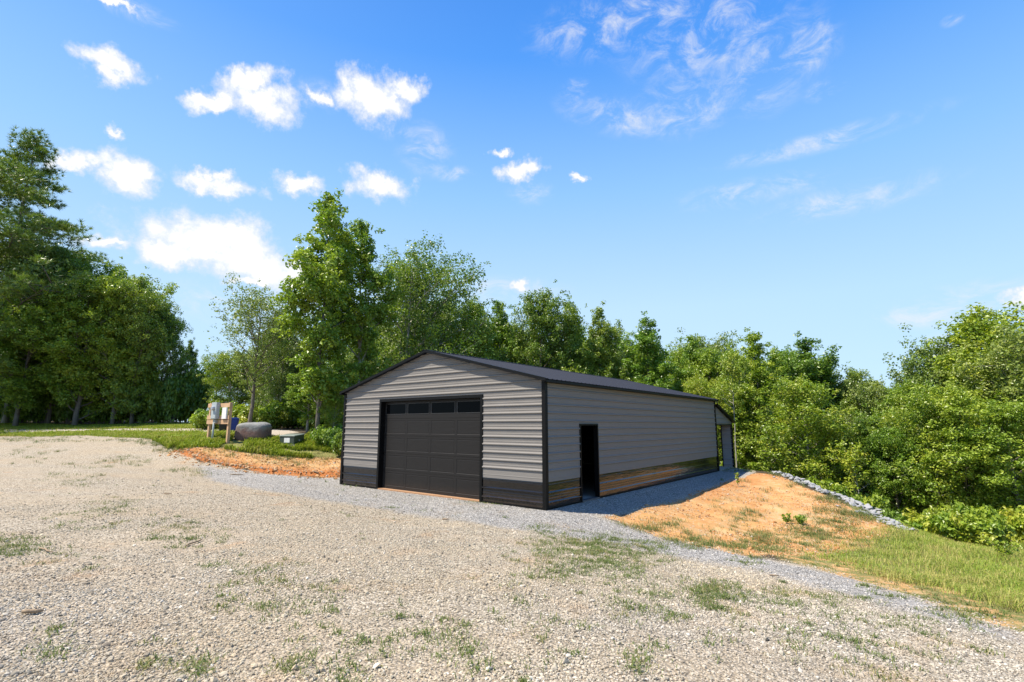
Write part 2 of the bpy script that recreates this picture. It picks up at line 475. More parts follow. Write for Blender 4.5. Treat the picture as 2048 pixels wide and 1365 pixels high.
def height(x, y):
    x = np.atleast_1d(np.asarray(x, float)); y = np.atleast_1d(np.asarray(y, float))
    z = base_h(x, y)
    # the little cut at the foot of the clay bank
    near = (x > -18) & (x < -5) & (y > 18) & (y < 27)
    if near.any():
        xb, yb = x[near], y[near]
        wob = (fbm(xb, yb, 1.1, 3) - .5) * .35
        sd = sdist(P_BANK, xb, yb) + wob
        ld = line_dist(P_BANKLINE, xb, yb)
        st = np.clip((sd + .02) / .16, 0, 1); st = st * st * (3 - 2 * st)
        fade = np.clip(1 - ld / 1.6, 0, 1)
        side = np.clip((xb + 17.0) / 3.0, 0, 1)
        z[near] += (.17 * st * fade * (.5 + fbm(xb, yb, .9, 7))) * side
        z[near] += (fbm(xb, yb, 2.4, 5, 4) - .5) * .20 * np.clip(sd * 2, 0, 1) * np.clip(1 - ld / 2.5, 0, 1)
    d = np.sqrt(x * x + y * y)
    soft = np.clip((d - 2) / 6, 0.3, 1)
    z += (fbm(x, y, .45, 11) - .5) * .10 * soft + (fbm(x, y, 2.2, 12, 2) - .5) * .035
    mo = sdist(P_MOUND, x, y) if len(x) < 400000 else 0
    rl_x = (x * .78056 - y * .62508); rl_y = (x * .62508 + y * .78056)
    rill = 1 - np.abs(2 * fbm(rl_y * 1.9 + .5 * fbm(x, y, .8, 25), rl_x * .28, 1.0, 26, 2) - 1)
    z += np.where(mo > 0, ((fbm(x, y, 1.1, 21, 4) - .5) * .20 - .13 * np.clip(rill - .80, 0, 1) * 5 * .6) * np.clip(mo * .9, 0, 1), 0)
    return z

# the building stands on a flat pad
C0 = np.array([0.926, 14.317]); DX = np.array([0.78056, -0.62508]); DY = np.array([0.62508, 0.78056])
FW, SL, LT = 9.765, 15.17, 17.95      # front width, main length, end of the lean-to
def pad(x, y, z):
    lx = (x - C0[0]) * DX[0] + (y - C0[1]) * DX[1]; ly = (x - C0[0]) * DY[0] + (y - C0[1]) * DY[1]
    out = np.maximum(np.maximum(lx, -FW - lx), np.maximum(-ly, ly - LT))
    k_ = np.clip(1 - out / .5, 0, 1); k_ = k_ * k_ * (3 - 2 * k_)
    return np.where(out < .5, z * (1 - k_) + (-0.045) * k_, z)

def ground_z(x, y):
    x = np.atleast_1d(np.asarray(x, float)); y = np.atleast_1d(np.asarray(y, float))
    return pad(x, y, height(x, y))

def axis(lo, hi, d, far_lo, far_hi, g=1.16):
    a = list(np.arange(lo, hi + 1e-6, d))
    s = d; p = hi
    while p < far_hi: s *= g; p += s; a.append(p)
    s = d; p = lo
    while p > far_lo: s *= g; p -= s; a.insert(0, p)
    return np.array(a)
gx = axis(-17, 18, .14, -900, 900, 1.09); gy = axis(2.5, 28, .14, -300, 1500, 1.09)
XX, YY = np.meshgrid(gx, gy)
xf, yf = XX.ravel(), YY.ravel()
zf = ground_z(xf, yf)
nx, ny = len(gx), len(gy)
ii = (np.arange(ny - 1)[:, None] * nx + np.arange(nx - 1)[None, :]).ravel()
gfaces = np.c_[ii, ii + 1, ii + nx + 1, ii + nx]

def soft(sd, wdt): return np.clip(sd / wdt + .5, 0, 1)
a_drive = soft(sdist(P_DRIVE, xf, yf), .5)
a_road = soft(sdist(P_ROAD, xf, yf), 1.0)
a_dirt = np.maximum.reduce([soft(sdist(P_MOUND, xf, yf), .5), soft(sdist(P_BANK, xf, yf), .5), .50 * soft(sdist(P_EDGE, xf, yf) + .2, .8)])
a_grass = np.maximum.reduce([soft(sdist(P_GRASS_R, xf, yf) + .7, 1.8), soft(sdist(P_GRASS_L, xf, yf), .7), soft(sdist(P_FIELD, xf, yf), 2.0)])
a_fresh = soft(sdist(P_FRESH, xf, yf), 1.2)
a_coarse = np.clip((fbm(xf * .8, yf, .22, 51, 3) - .47) * 5, 0, 1) * np.clip((13 - np.hypot(xf, yf)) / 5, 0, 1)
a_fresh = np.maximum(a_fresh, .42 * a_coarse)

m, k, p = mat_new('ground')
tc = k.new('ShaderNodeTexCoord'); ov = tc.outputs['Object']
mpb = k.new('ShaderNodeMapping', inp={0: ov}); mpb.inputs['Scale'].default_value = (.32, 1.0, 1.0); mpb.inputs['Rotation'].default_value = (0, 0, .25)
big = k.noise(mpb.outputs[0], 0.75, 5, 0.6); mid = k.noise(ov, 2.6, 6, 0.62); fine = k.noise(ov, 22, 6, 0.7)
def pert(name, amt=0.6):
    a = k.attr(name).outputs['Fac']
    s = k.math('ADD', a, k.math('MULTIPLY', k.math('SUBTRACT', mid.outputs[0], 0.5), amt))
    s = k.math('ADD', s, k.math('MULTIPLY', k.math('SUBTRACT', fine.outputs[0], 0.5), amt * .7))
    return s
vor = k.new('ShaderNodeTexVoronoi', inp={'Vector': ov, 'Scale': 34.0, 'Randomness': 1.0})
vor2 = k.new('ShaderNodeTexVoronoi', inp={'Vector': ov, 'Scale': 15.0, 'Randomness': 1.0})
cr = k.new('ShaderNodeSeparateColor', inp={0: vor.outputs['Color']})
cr2 = k.new('ShaderNodeSeparateColor', inp={0: vor2.outputs['Color']})
stone = k.ramp(cr.outputs[0], [(0.0, (.18, .152, .115)), (.3, (.34, .287, .213)), (.65, (.46, .396, .302)), (1.0, (.60, .54, .445))])
dust = k.mix(mid.outputs[0], (.50, .395, .27), (.43, .352, .25))
dustf = k.smooth(k.math('ADD', big.outputs[0], k.math('MULTIPLY', k.math('SUBTRACT', fine.outputs[0], .5), .5)), .40, .66, .12, .72)
drive = k.mix(dustf, stone, dust)
clayspot = k.smooth(k.noise(ov, .9, 5, .6, .4).outputs[0], .60, .74, 0.0, .55)
drive = k.mix(clayspot, drive, (.45, .27, .14))
grey = k.ramp(cr.outputs[1], [(0.0, (.155, .148, .138)), (.35, (.30, .287, .268)), (.7, (.41, .392, .366)), (1.0, (.57, .545, .51))])
ff = k.smooth(pert('fresh', .7), .35, .75, 0.0, .95)
drive = k.mix(ff, drive, grey)
crack = k.smooth(vor.outputs['Distance'], .35, .75, 1.0, .55)
drive = k.mix(1.0, drive, crack, 'MULTIPLY')
clay = k.ramp(k.math('ADD', k.math('MULTIPLY', mid.outputs[0], .6), k.math('MULTIPLY', fine.outputs[0], .4)),
              [(.25, (.35, .155, .052)), (.45, (.45, .232, .086)), (.6, (.505, .295, .125)), (.8, (.54, .36, .18))])
clayd = k.smooth(k.noise(ov, 1.3, 7, .7, .6).outputs[0], .46, .66)
clay = k.mix(clayd, clay, (.46, .33, .17))
peb = k.smooth(k.math('ADD', cr2.outputs[1], k.math('MULTIPLY', big.outputs[0], .5)), 1.08, 1.2)
clay = k.mix(k.math('MULTIPLY', peb, k.smooth(vor2.outputs['Distance'], .42, .3)), clay, (.40, .36, .30))
redder = k.attr('red').outputs['Fac']
clay = k.mix(redder, clay, k.mix(mid.outputs[0], (.27, .075, .018), (.43, .155, .042)))
grassc = k.mix(mid.outputs[0], (.085, .12, .02), (.20, .20, .055))
grassc = k.mix(k.smooth(fine.outputs[0], .44, .62), grassc, (.30, .23, .11))
litter = k.mix(fine.outputs[0], (.035, .03, .018), (.10, .075, .045))
c = litter
c = k.mix(k.smooth(pert('grass', .7), .38, .62), c, grassc)
c = k.mix(k.smooth(pert('drive', .25), .4, .6), c, drive)
c = k.mix(k.smooth(pert('road', .5), .4, .65), c, k.mix(.5, grey, dust))
c = k.mix(k.smooth(pert('dirt', 1.15), .40, .62), c, clay)
setp(k, p, Base_Color=c, Roughness=0.92); p.inputs['Specular IOR Level'].default_value = .2
hh = k.math('SUBTRACT', 1.0, vor.outputs['Distance'])
hh = k.math('MULTIPLY', hh, k.math('SUBTRACT', 1.0, k.math('MULTIPLY', k.attr('dirt').outputs['Fac'], .75)))
hh = k.math('ADD', hh, k.math('MULTIPLY', fine.outputs[0], 1.2))
bump(k, p, hh, .9, .022)
M['ground'] = m
ldist = line_dist(P_BANKLINE, xf, yf)
a_red = np.clip(1 - ldist / .75, 0, 1) * (xf > -18)
mnd = sdist(P_MOUND, xf, yf)
MTOP = gpoly([(1400, 985), (1512, 947), (1560, 954)])
a_red = np.maximum(a_red, .45 * np.clip(1 - line_dist(MTOP, xf, yf) / 1.5, 0, 1))
ground = mesh_np('ground', np.c_[xf, yf, zf], gfaces, M['ground'], smooth=True,
                 attrs={'drive': a_drive, 'road': a_road, 'dirt': a_dirt, 'grass': a_grass, 'fresh': a_fresh, 'red': a_red})
tag(ground, None, None, kind='structure')

# ------------------------------------------------------------------ the metal garage
EAVE, RIDGE = 3.52, 4.74
SLOPE = (RIDGE - EAVE) / (FW / 2)
G = thing('metal_garage', 'long grey metal garage with black trim, black overhead door and low black base band', 'garage',
          (C0[0], C0[1], 0), math.atan2(DX[1], DX[0]))
RIBS = [.14, .40] + [1.0 + .2285 * i for i in range(20)]
def profile(z0, z1):
    pts = []
    for zr in RIBS:
        pts += [(zr - .028, 0), (zr - .016, .032), (zr + .006, .032), (zr + .036, 0)]
    for a, b in zip(RIBS[:-1], RIBS[1:]):
        for t in (.36, .64):
            zm = a + (b - a) * t
            pts += [(zm - .016, 0), (zm - .006, .0045), (zm + .006, .0045), (zm + .016, 0)]
    pts = [(-1, 0)] + sorted(pts) + [(9, 0)]
    zs = np.array([q[0] for q in pts]); of = np.array([q[1] for q in pts])
    res = [(z0, float(np.interp(z0, zs, of)))] + [q for q in pts if z0 < q[0] < z1] + [(z1, float(np.interp(z1, zs, of)))]
    return res
def strip(mb, P, z0, z1, u0, u1):
    """ribbed panel between two heights; u0 and u1 give the ends at each height"""
    pr = profile(z0, z1)
    for (za, oa), (zb, ob) in zip(pr[:-1], pr[1:]):
        mb.add([P(u0(za), oa, za), P(u1(za), oa, za), P(u1(zb), ob, zb), P(u0(zb), ob, zb)], [(0, 1, 2, 3)])
cst = lambda v: (lambda z: v)
PF = lambda u, o, z: (u, -o, z)                     # front wall, outwards is -y
PS = lambda u, o, z: (o, u, z)                      # side wall, outwards is +x
PL = lambda u, o, z: (-FW - o, u, z)
PB = lambda u, o, z: (u, SL + o, z)
WH = .69
D0, D1, DH = -7.50, -2.33, 3.20                     # overhead door opening
ge0 = lambda z: -FW if z <= EAVE else -FW + (z - EAVE) / SLOPE
ge1 = lambda z: 0.0 if z <= EAVE else -(z - EAVE) / SLOPE
mb = MB()
strip(mb, PF, WH, DH, cst(-FW), cst(D0)); strip(mb, PF, WH, DH, cst(D1), cst(0)); strip(mb, PF, DH, RIDGE - .002, ge0, ge1)
mb.build('gable_wall', M['grey'], G)
W0, W1, WDH = 1.87, 2.90, 2.24                      # walk-through door opening
LTZ0, LTZ1 = 3.28, 2.46
lt1 = lambda z: LT if z <= LTZ1 else SL + (LTZ0 - z) / (LTZ0 - LTZ1) * (LT - SL)
mb = MB()
strip(mb, PS, WH, WDH, cst(0), cst(W0)); strip(mb, PS, WH, WDH, cst(W1), cst(SL))
strip(mb, PS, WDH, EAVE, cst(0), cst(SL))
mb.build('side_wall', M['grey'], G)
mb = MB(); strip(mb, PS, 2.29, LTZ0 - .01, cst(SL + .001), lt1); mb.build('lean_to_panel', M['grey'], G)
mb = MB(); strip(mb, PL, 0, EAVE, cst(0), cst(SL)); mb.build('side_wall', M['grey'], G)
mb = MB(); strip(mb, PB, 0, EAVE, cst(-FW), cst(0)); strip(mb, PB, EAVE, RIDGE - .002, ge0, ge1); mb.build('gable_wall', M['grey'], G)
for a, b in ((-FW, D0), (D1, 0)):
    mb = MB(); strip(mb, PF, 0, WH, cst(a), cst(b))
    mb.add([PF(a, .004, WH), PF(b, .004, WH), PF(b, .012, WH - .03), PF(a, .012, WH - .03)], [(0, 1, 2, 3)])
    mb.build('wainscot', M['black'], G)
for a, b in ((0, W0), (W1, SL)):
    mb = MB(); strip(mb, PS, 0, WH, cst(a), cst(b)); mb.build('wainscot', M['black'], G)
# slab
mb = MB(); mb.box(-FW + .02, -.02, .02, LT + .1, -.25, -.012); mb.build('floor_slab', M['concrete'], G)
# corner trims
for (x, y, sx, sy) in ((0, 0, 1, -1), (-FW, 0, -1, -1), (0, SL, 1, 1)):
    mb = MB()
    x0, x1 = sorted((x + sx * .038, x - sx * .085)); y0, y1 = sorted((y + sy * .038, y - sy * .002))
    top = EAVE - .02
    mb.box(x0, x1, y0, y1, -.03, top)
    x0, x1 = sorted((x + sx * .0375, x - sx * .002)); y0, y1 = sorted((y - sy * .003, y - sy * .085))
    mb.box(x0, x1, y0, y1, -.029, top - .001)
    mb.build('corner_trim', M['trim'], G)
# base trim on the side
for q in ((.0, .03, .09, W0 - .06), (.0, .03, W1 + .06, SL - .09), (-FW + .09, D0 - .002, -.029, 0), (D1 + .002, -.09, -.029, 0)):
    mb = MB(); mb.box(*q, -.034, .013); mb.build('base_trim', M['trim'], G)
# roof: ribbed sheet, ribs running down the slope
OV, OE = .17, .16                                    # rake and eave overhang
def roof_sheet(y0, y1, xr, zr, xe, ze, lift=.05):
    prof = []
    y = y0
    while y < y1:
        for dy, h in ((0, 0), (.08, 0), (.094, .02), (.12, .02), (.134, 0), (.1785, 0)):
            if y + dy <= y1: prof.append((y + dy, h))
        y += .2285
    prof.append((y1, 0))
    mb = MB()
    for (ya, ha), (yb, hb) in zip(prof[:-1], prof[1:]):
        if yb - ya < 1e-6: continue
        mb.add([(xr, ya, zr + lift + ha), (xe, ya, ze + lift + ha), (xe, yb, ze + lift + hb), (xr, yb, zr + lift + hb)], [(0, 1, 2, 3)])
    # underside
    mb.add([(xr, y0, zr + lift - .03), (xr, y1, zr + lift - .03), (xe, y1, ze + lift - .03), (xe, y0, ze + lift - .03)], [(0, 1, 2, 3)])
    return mb
xm = -FW / 2
roof_sheet(-OV, SL + OV, xm, RIDGE, OE, EAVE - OE * SLOPE).build('roof', M['roof'], G)
roof_sheet(-OV, SL + OV, xm, RIDGE, -FW - OE, EAVE - OE * SLOPE).build('roof', M['roof'], G)
mb = MB()
for sx in (-1, 1):
    mb.add([(xm, -OV - .02, RIDGE + .085), (xm + sx * .17, -OV - .02, RIDGE + .085 - .17 * SLOPE), (xm + sx * .17, SL + OV + .02, RIDGE + .085 - .17 * SLOPE), (xm, SL + OV + .02, RIDGE + .085)], [(0, 1, 2, 3)])
mb.build('ridge_cap', M['roof'], G)
for sx, xe in ((1, OE), (-1, -FW - OE)):
    for yy in (-OV - .012, SL + OV + .012):
        mb = MB()
        ze = EAVE - OE * SLOPE
        # outer face, 13 cm deep, with a top return lying on the sheet
        s2 = 1 if yy < 0 else -1
        def band(za, zb, ya, yb):
            mb.add([(xm, ya, RIDGE + za), (xe, ya, ze + za), (xe, yb, ze + zb), (xm, yb, RIDGE + zb)], [(0, 1, 2, 3)])
        band(-.015, .074, yy, yy); band(.074, .076, yy, yy + s2 * .09); band(-.015, -.016, yy, yy + s2 * .035)
        mb.build('rake_trim', M['trim'], G)
    mb = MB(); x0, x1 = sorted((xe, xe + sx * .012)); mb.box(x0, x1, -OV, SL + OV, EAVE - OE * SLOPE - .035, EAVE - OE * SLOPE + .03)
    x0, x1 = sorted((xe, xe - sx * .15)); mb.box(x0, x1, -OV + .001, SL + OV - .001, EAVE - OE * SLOPE - .033, EAVE - OE * SLOPE - .024)
    mb.build('eave_trim', M['trim'], G)
# overhead door frame
DR = .17                                             # recess of the door
mb = MB()
mb.box(D0, D0 + .10, -.032, .0, -.03, DH); mb.box(D1 - .10, D1, -.032, .0, -.03, DH); mb.box(D0 + .101, D1 - .101, -.0315, .0, DH - .10, DH - .001)
mb.box(D0 + .085, D0 + .0995, .001, DR + .05, -.03, DH - .1); mb.box(D1 - .0995, D1 - .085, .001, DR + .05, -.03, DH - .1); mb.box(D0 + .1, D1 - .1, .001, DR + .05, DH - .099, DH - .085)
mb.build('door_frame', M['trim'], G)
od0, od1, oz0, oz1 = D0 + .105, D1 - .105, .015, DH - .105
rows, cols = 5, 4
sh = (oz1 - oz0) / rows; cw = (od1 - od0) / cols
mb = MB(); gl = []
def pnl(x0, x1, z0, z1, y0, bev, dep):
    a = [(x0, y0, z0), (x1, y0, z0), (x1, y0, z1), (x0, y0, z1)]
    b = [(x0 + bev, y0 + dep, z0 + bev), (x1 - bev, y0 + dep, z0 + bev), (x1 - bev, y0 + dep, z1 - bev), (x0 + bev, y0 + dep, z1 - bev)]
    mb.add(a + b, [(0, 1, 5, 4), (1, 2, 6, 5), (2, 3, 7, 6), (3, 0, 4, 7), (4, 5, 6, 7)])
yd = DR
for r in range(rows):
    z0, z1 = oz0 + r * sh + .004, oz0 + (r + 1) * sh - .004
    for cc in range(cols):
        x0, x1 = od0 + cc * cw, od0 + (cc + 1) * cw
        mx, mz = .055, .075
        px0, px1, pz0, pz1 = x0 + mx, x1 - mx, z0 + mz, z1 - mz
        if r == rows - 1: pz0, pz1 = z0 + .145, z1 - .07
        for q in ((x0, x1, z0, pz0), (x0, x1, pz1, z1)):
            mb.add([(q[0], yd, q[2]), (q[1], yd, q[2]), (q[1], yd, q[3]), (q[0], yd, q[3])], [(0, 1, 2, 3)])
        for q in ((x0, px0), (px1, x1)):
            mb.add([(q[0], yd, pz0), (q[1], yd, pz0), (q[1], yd, pz1), (q[0], yd, pz1)], [(0, 1, 2, 3)])
        if r < rows - 1:
            pnl(px0, px1, pz0, pz1, yd, .013, .009)
            # raised field
            g0, g1, h0, h1 = px0 + .03, px1 - .03, pz0 + .03, pz1 - .03
            mb.add([(g0 - .012, yd + .0085, h0 - .012), (g1 + .012, yd + .0085, h0 - .012), (g1 + .012, yd + .0085, h1 + .012), (g0 - .012, yd + .0085, h1 + .012),
                    (g0, yd + .004, h0), (g1, yd + .004, h0), (g1, yd + .004, h1), (g0, yd + .004, h1)], [(0, 1, 5, 4), (1, 2, 6, 5), (2, 3, 7, 6), (3, 0, 4, 7), (4, 5, 6, 7)])
        else:
            gl.append((px0, px1, pz0, pz1))
    # tongue between sections
    if r: mb.add([(od0, yd, z0 - .008), (od1, yd, z0 - .008), (od1, yd + .012, z0 - .004), (od0, yd + .012, z0 - .004), (od0, yd, z0), (od1, yd, z0)], [(0, 1, 3, 2), (2, 3, 5, 4)])
mb.add([(od0, yd + .03, oz0), (od1, yd + .03, oz0), (od1, yd + .03, oz1), (od0, yd + .03, oz1)], [(0, 1, 2, 3)])
od = mb.build('overhead_door', M['door'], G)
for (a, b, c_, d_) in gl:
    q = MB(); q.box(a + .014, b - .014, yd + .010, yd + .016, c_ + .014, d_ - .014)
    wn_ = q.build('window', M['glass'], od)
    q = MB()
    for (x0, x1, z0, z1) in ((a, b, c_, c_ + .02), (a, b, d_ - .02, d_), (a, a + .02, c_ + .0201, d_ - .0201), (b - .02, b, c_ + .0201, d_ - .0201)):
        q.box(x0, x1, yd - .008, yd + .011, z0, z1)
    q.build('window_frame', M['frame'], od, bevel=.003)
q = MB(); q.box(od0, od1, yd + .005, yd + .03, -.012, .016); q.build('bottom_seal', M['seal'], od)
mb = MB(); mb.box(D0 + .1, D1 - .1, -.03, .16, -.05, -.006); mb.build('door_sill', M['plank'], G)
# walk-through doorway
mb = MB()
mb.box(-.12, .034, W0 - .045, W0, -.03, WDH + .05); mb.box(-.12, .034, W1, W1 + .045, -.03, WDH + .05); mb.box(-.12, .0335, W0 + .001, W1 - .001, WDH, WDH + .05)
mb.build('doorway_frame', M['trim'], G)
mb = MB(); mb.box(-.14, .05, W0 + .001, W1 - .001, -.05, .004); mb.build('doorway_sill', M['sill'], G)
# lean-to
mb = MB()
rs = [(-FW - .1, LTZ0), (.1, LTZ0)]
for i in range(44):
    xa = -FW - .12 + i * .2285
    for dx, h in ((0, 0), (.08, 0), (.094, .02), (.12, .02), (.134, 0)):
        pass
    pr = [(xa, 0), (xa + .08, 0), (xa + .094, .02), (xa + .12, .02), (xa + .134, 0), (xa + .2285, 0)]
    for (x0, h0), (x1, h1) in zip(pr[:-1], pr[1:]):
        e = (LTZ0 - LTZ1) / (LT - SL); ye = LT + .18
        mb.add([(x0, SL + .03, LTZ0 + .03 + h0), (x1, SL + .03, LTZ0 + .03 + h1), (x1, ye, LTZ0 + .03 - e * (ye - SL) + h1), (x0, ye, LTZ0 + .03 - e * (ye - SL) + h0)], [(0, 1, 2, 3)])
mb.build('lean_to_roof', M['roof'], G)
mb = MB()
e = (LTZ0 - LTZ1) / (LT - SL)
for xx in (.045,):
    ya, yb = SL + .03, LT + .2
    mb.add([(xx + .12, ya, LTZ0 + .065), (xx + .12, yb, LTZ0 + .065 - e * (yb - SL)), (xx + .12, yb, LTZ0 - .05 - e * (yb - SL)), (xx + .12, ya, LTZ0 - .05)], [(0, 1, 2, 3)])
    mb.add([(xx + .12, ya, LTZ0 + .065), (xx + .12, yb, LTZ0 + .065 - e * (yb - SL)), (xx + .03, yb, LTZ0 + .0655 - e * (yb - SL)), (xx + .03, ya, LTZ0 + .0655)], [(0, 1, 2, 3)])
    mb.add([(xx + .12, ya, LTZ0 - .05), (xx + .12, yb, LTZ0 - .05 - e * (yb - SL)), (xx - .04, yb, LTZ0 - .0505 - e * (yb - SL)), (xx - .04, ya, LTZ0 - .0505)], [(0, 1, 2, 3)])
mb.build('rake_trim', M['trim'], G)
mb = MB(); mb.box(-.02, .026, SL + .03, LT, 2.24, 2.29); mb.build('header_trim', M['trim'], G)
mb = MB()
for a, b in ((-.55, 0.0), (-FW, -FW + 4.0)):
    mb = MB()
    pr = profile(0, 2.42)
    for (za, oa), (zb, ob) in zip(pr[:-1], pr[1:]):
        mb.add([(a, LT - oa, za), (b, LT - oa, za), (b, LT - ob, zb), (a, LT - ob, zb)], [(0, 1, 2, 3)])
    mb.build('lean_to_wall', M['liner'], G)
mb = MB(); mb.box(-.085, .027, LT - .002, LT + .027, -.03, 2.42); mb.box(0.0, .0265, LT - .085, LT - .003, -.03, 2.419); mb.box(-.60, -.55, LT - .03, LT + .02, -.03, 2.35)
mb.build('lean_to_post', M['trim'], G)
mb = MB(); mb.beam((.13, SL + .16, EAVE - .05), (.02, SL + .45, EAVE - .32), .03, .03); mb.build('gable_bracket', M['steel'], G)

# ------------------------------------------------------------------ leaf and bark materials
def leaf_mat(name, lo, hi, yel, tr=0.30):
    m = bpy.data.materials.new(name); m.use_nodes = True
    k = NT(m.node_tree); k.n.clear()
    g = k.new('ShaderNodeNewGeometry'); oi = k.new('ShaderNodeObjectInfo')
    at = k.attr('tone').outputs['Fac']
    c = k.mix(g.outputs['Random Per Island'], lo, hi)
    c = k.mix(k.math('MULTIPLY', at, .75), c, yel)
    hsv = k.new('ShaderNodeHueSaturation', inp={'Color': c})
    k.l.new(k.math('MULTIPLY_ADD', oi.outputs['Random'], .035, .4825), hsv.inputs['Hue'])
    k.l.new(k.math('MULTIPLY_ADD', oi.outputs['Random'], -.40, 1.55), hsv.inputs['Value'])
    p = k.new('ShaderNodeBsdfPrincipled', inp={'Base Color': hsv.outputs[0], 'Roughness': .38})
    p.inputs['Specular IOR Level'].default_value = .5
    tl = k.new('ShaderNodeBsdfTranslucent')
    tcx = k.mix(1.0, hsv.outputs[0], (1.25, 1.35, .55), 'MULTIPLY')
    k.l.new(tcx, tl.inputs[0])
    mx = k.new('ShaderNodeMixShader', inp={0: tr, 1: p.outputs[0], 2: tl.outputs[0]})
    k.new('ShaderNodeOutputMaterial', inp={0: mx.outputs[0]})
    return m
M['leaf_mid'] = leaf_mat('leaf_mid_green', (.078, .140, .012), (.185, .275, .030), (.28, .33, .04))
M['leaf_dark'] = leaf_mat('leaf_dark_green', (.055, .105, .013), (.130, .210, .030), (.20, .26, .035))
M['leaf_yellow'] = leaf_mat('leaf_yellow_green', (.115, .18, .012), (.215, .285, .028), (.34, .33, .045))
M['leaf_grey'] = leaf_mat('leaf_grey_green', (.085, .130, .028), (.17, .230, .052), (.25, .29, .070))
M['needle'] = leaf_mat('pine_needles', (.080, .125, .020), (.155, .22, .036), (.24, .28, .045), .2)
def bark(name, a, b):
    m, k, p = mat_new(name)
    tc = k.new('ShaderNodeTexCoord')
    mp = k.new('ShaderNodeMapping', inp={0: tc.outputs['Object']}); mp.inputs['Scale'].default_value = (1, 1, .3)
    n = k.noise(mp.outputs[0], 16, 6, .7)
    setp(k, p, Base_Color=k.mix(n.outputs[0], a, b), Roughness=.9)
    bump(k, p, n.outputs[0], .8, .02)
    return m
M['bark'] = bark('bark_grey_brown', (.07, .058, .045), (.25, .215, .175))
M['bark_pale'] = bark('bark_pale', (.22, .20, .17), (.42, .39, .33))

# ------------------------------------------------------------------ tree builder
def leaf_quads(rng, cen, n_each, rad, size, flat=.75, droop=0.0):
    """leaves scattered through clumps; returns verts, faces, tone"""
    nC = len(cen)
    idx = np.repeat(np.arange(nC), n_each)
    n = len(idx)
    d = rng.normal(size=(n, 3)); d /= np.linalg.norm(d, axis=1)[:, None]
    rr = rng.random(n) ** .45
    rads = rad[idx] if isinstance(rad, np.ndarray) else np.full(n, rad)
    pos = cen[idx] + d * (rr * rads)[:, None] * np.array([1, 1, flat])
    nrm = d * .55 + rng.normal(size=(n, 3)) * .55 + np.array([0, 0, .55])
    nrm /= np.linalg.norm(nrm, axis=1)[:, None]
    t = rng.normal(size=(n, 3)) + d * .5; t[:, 2] -= droop
    t -= nrm * (t * nrm).sum(1)[:, None]; t /= np.linalg.norm(t, axis=1)[:, None]
    b = np.cross(nrm, t)
    s = size * (0.65 + .7 * rng.random(n)); wd = s * (.55 + .2 * rng.random(n))
    fold = nrm * (wd * .22)[:, None]
    v = np.empty((n, 4, 3))
    v[:, 0] = pos - t * (s * .5)[:, None]
    v[:, 1] = pos + b * (wd * .5)[:, None] + fold
    v[:, 2] = pos + t * (s * .5)[:, None]
    v[:, 3] = pos - b * (wd * .5)[:, None] + fold
    f = np.arange(n * 4).reshape(n, 4)
    tone_c = rng.random(nC) ** 2.2
    tone = np.clip(tone_c[idx] + (rng.random(n) - .5) * .3, 0, 1)
    return v.reshape(-1, 3), f, np.repeat(tone, 4)

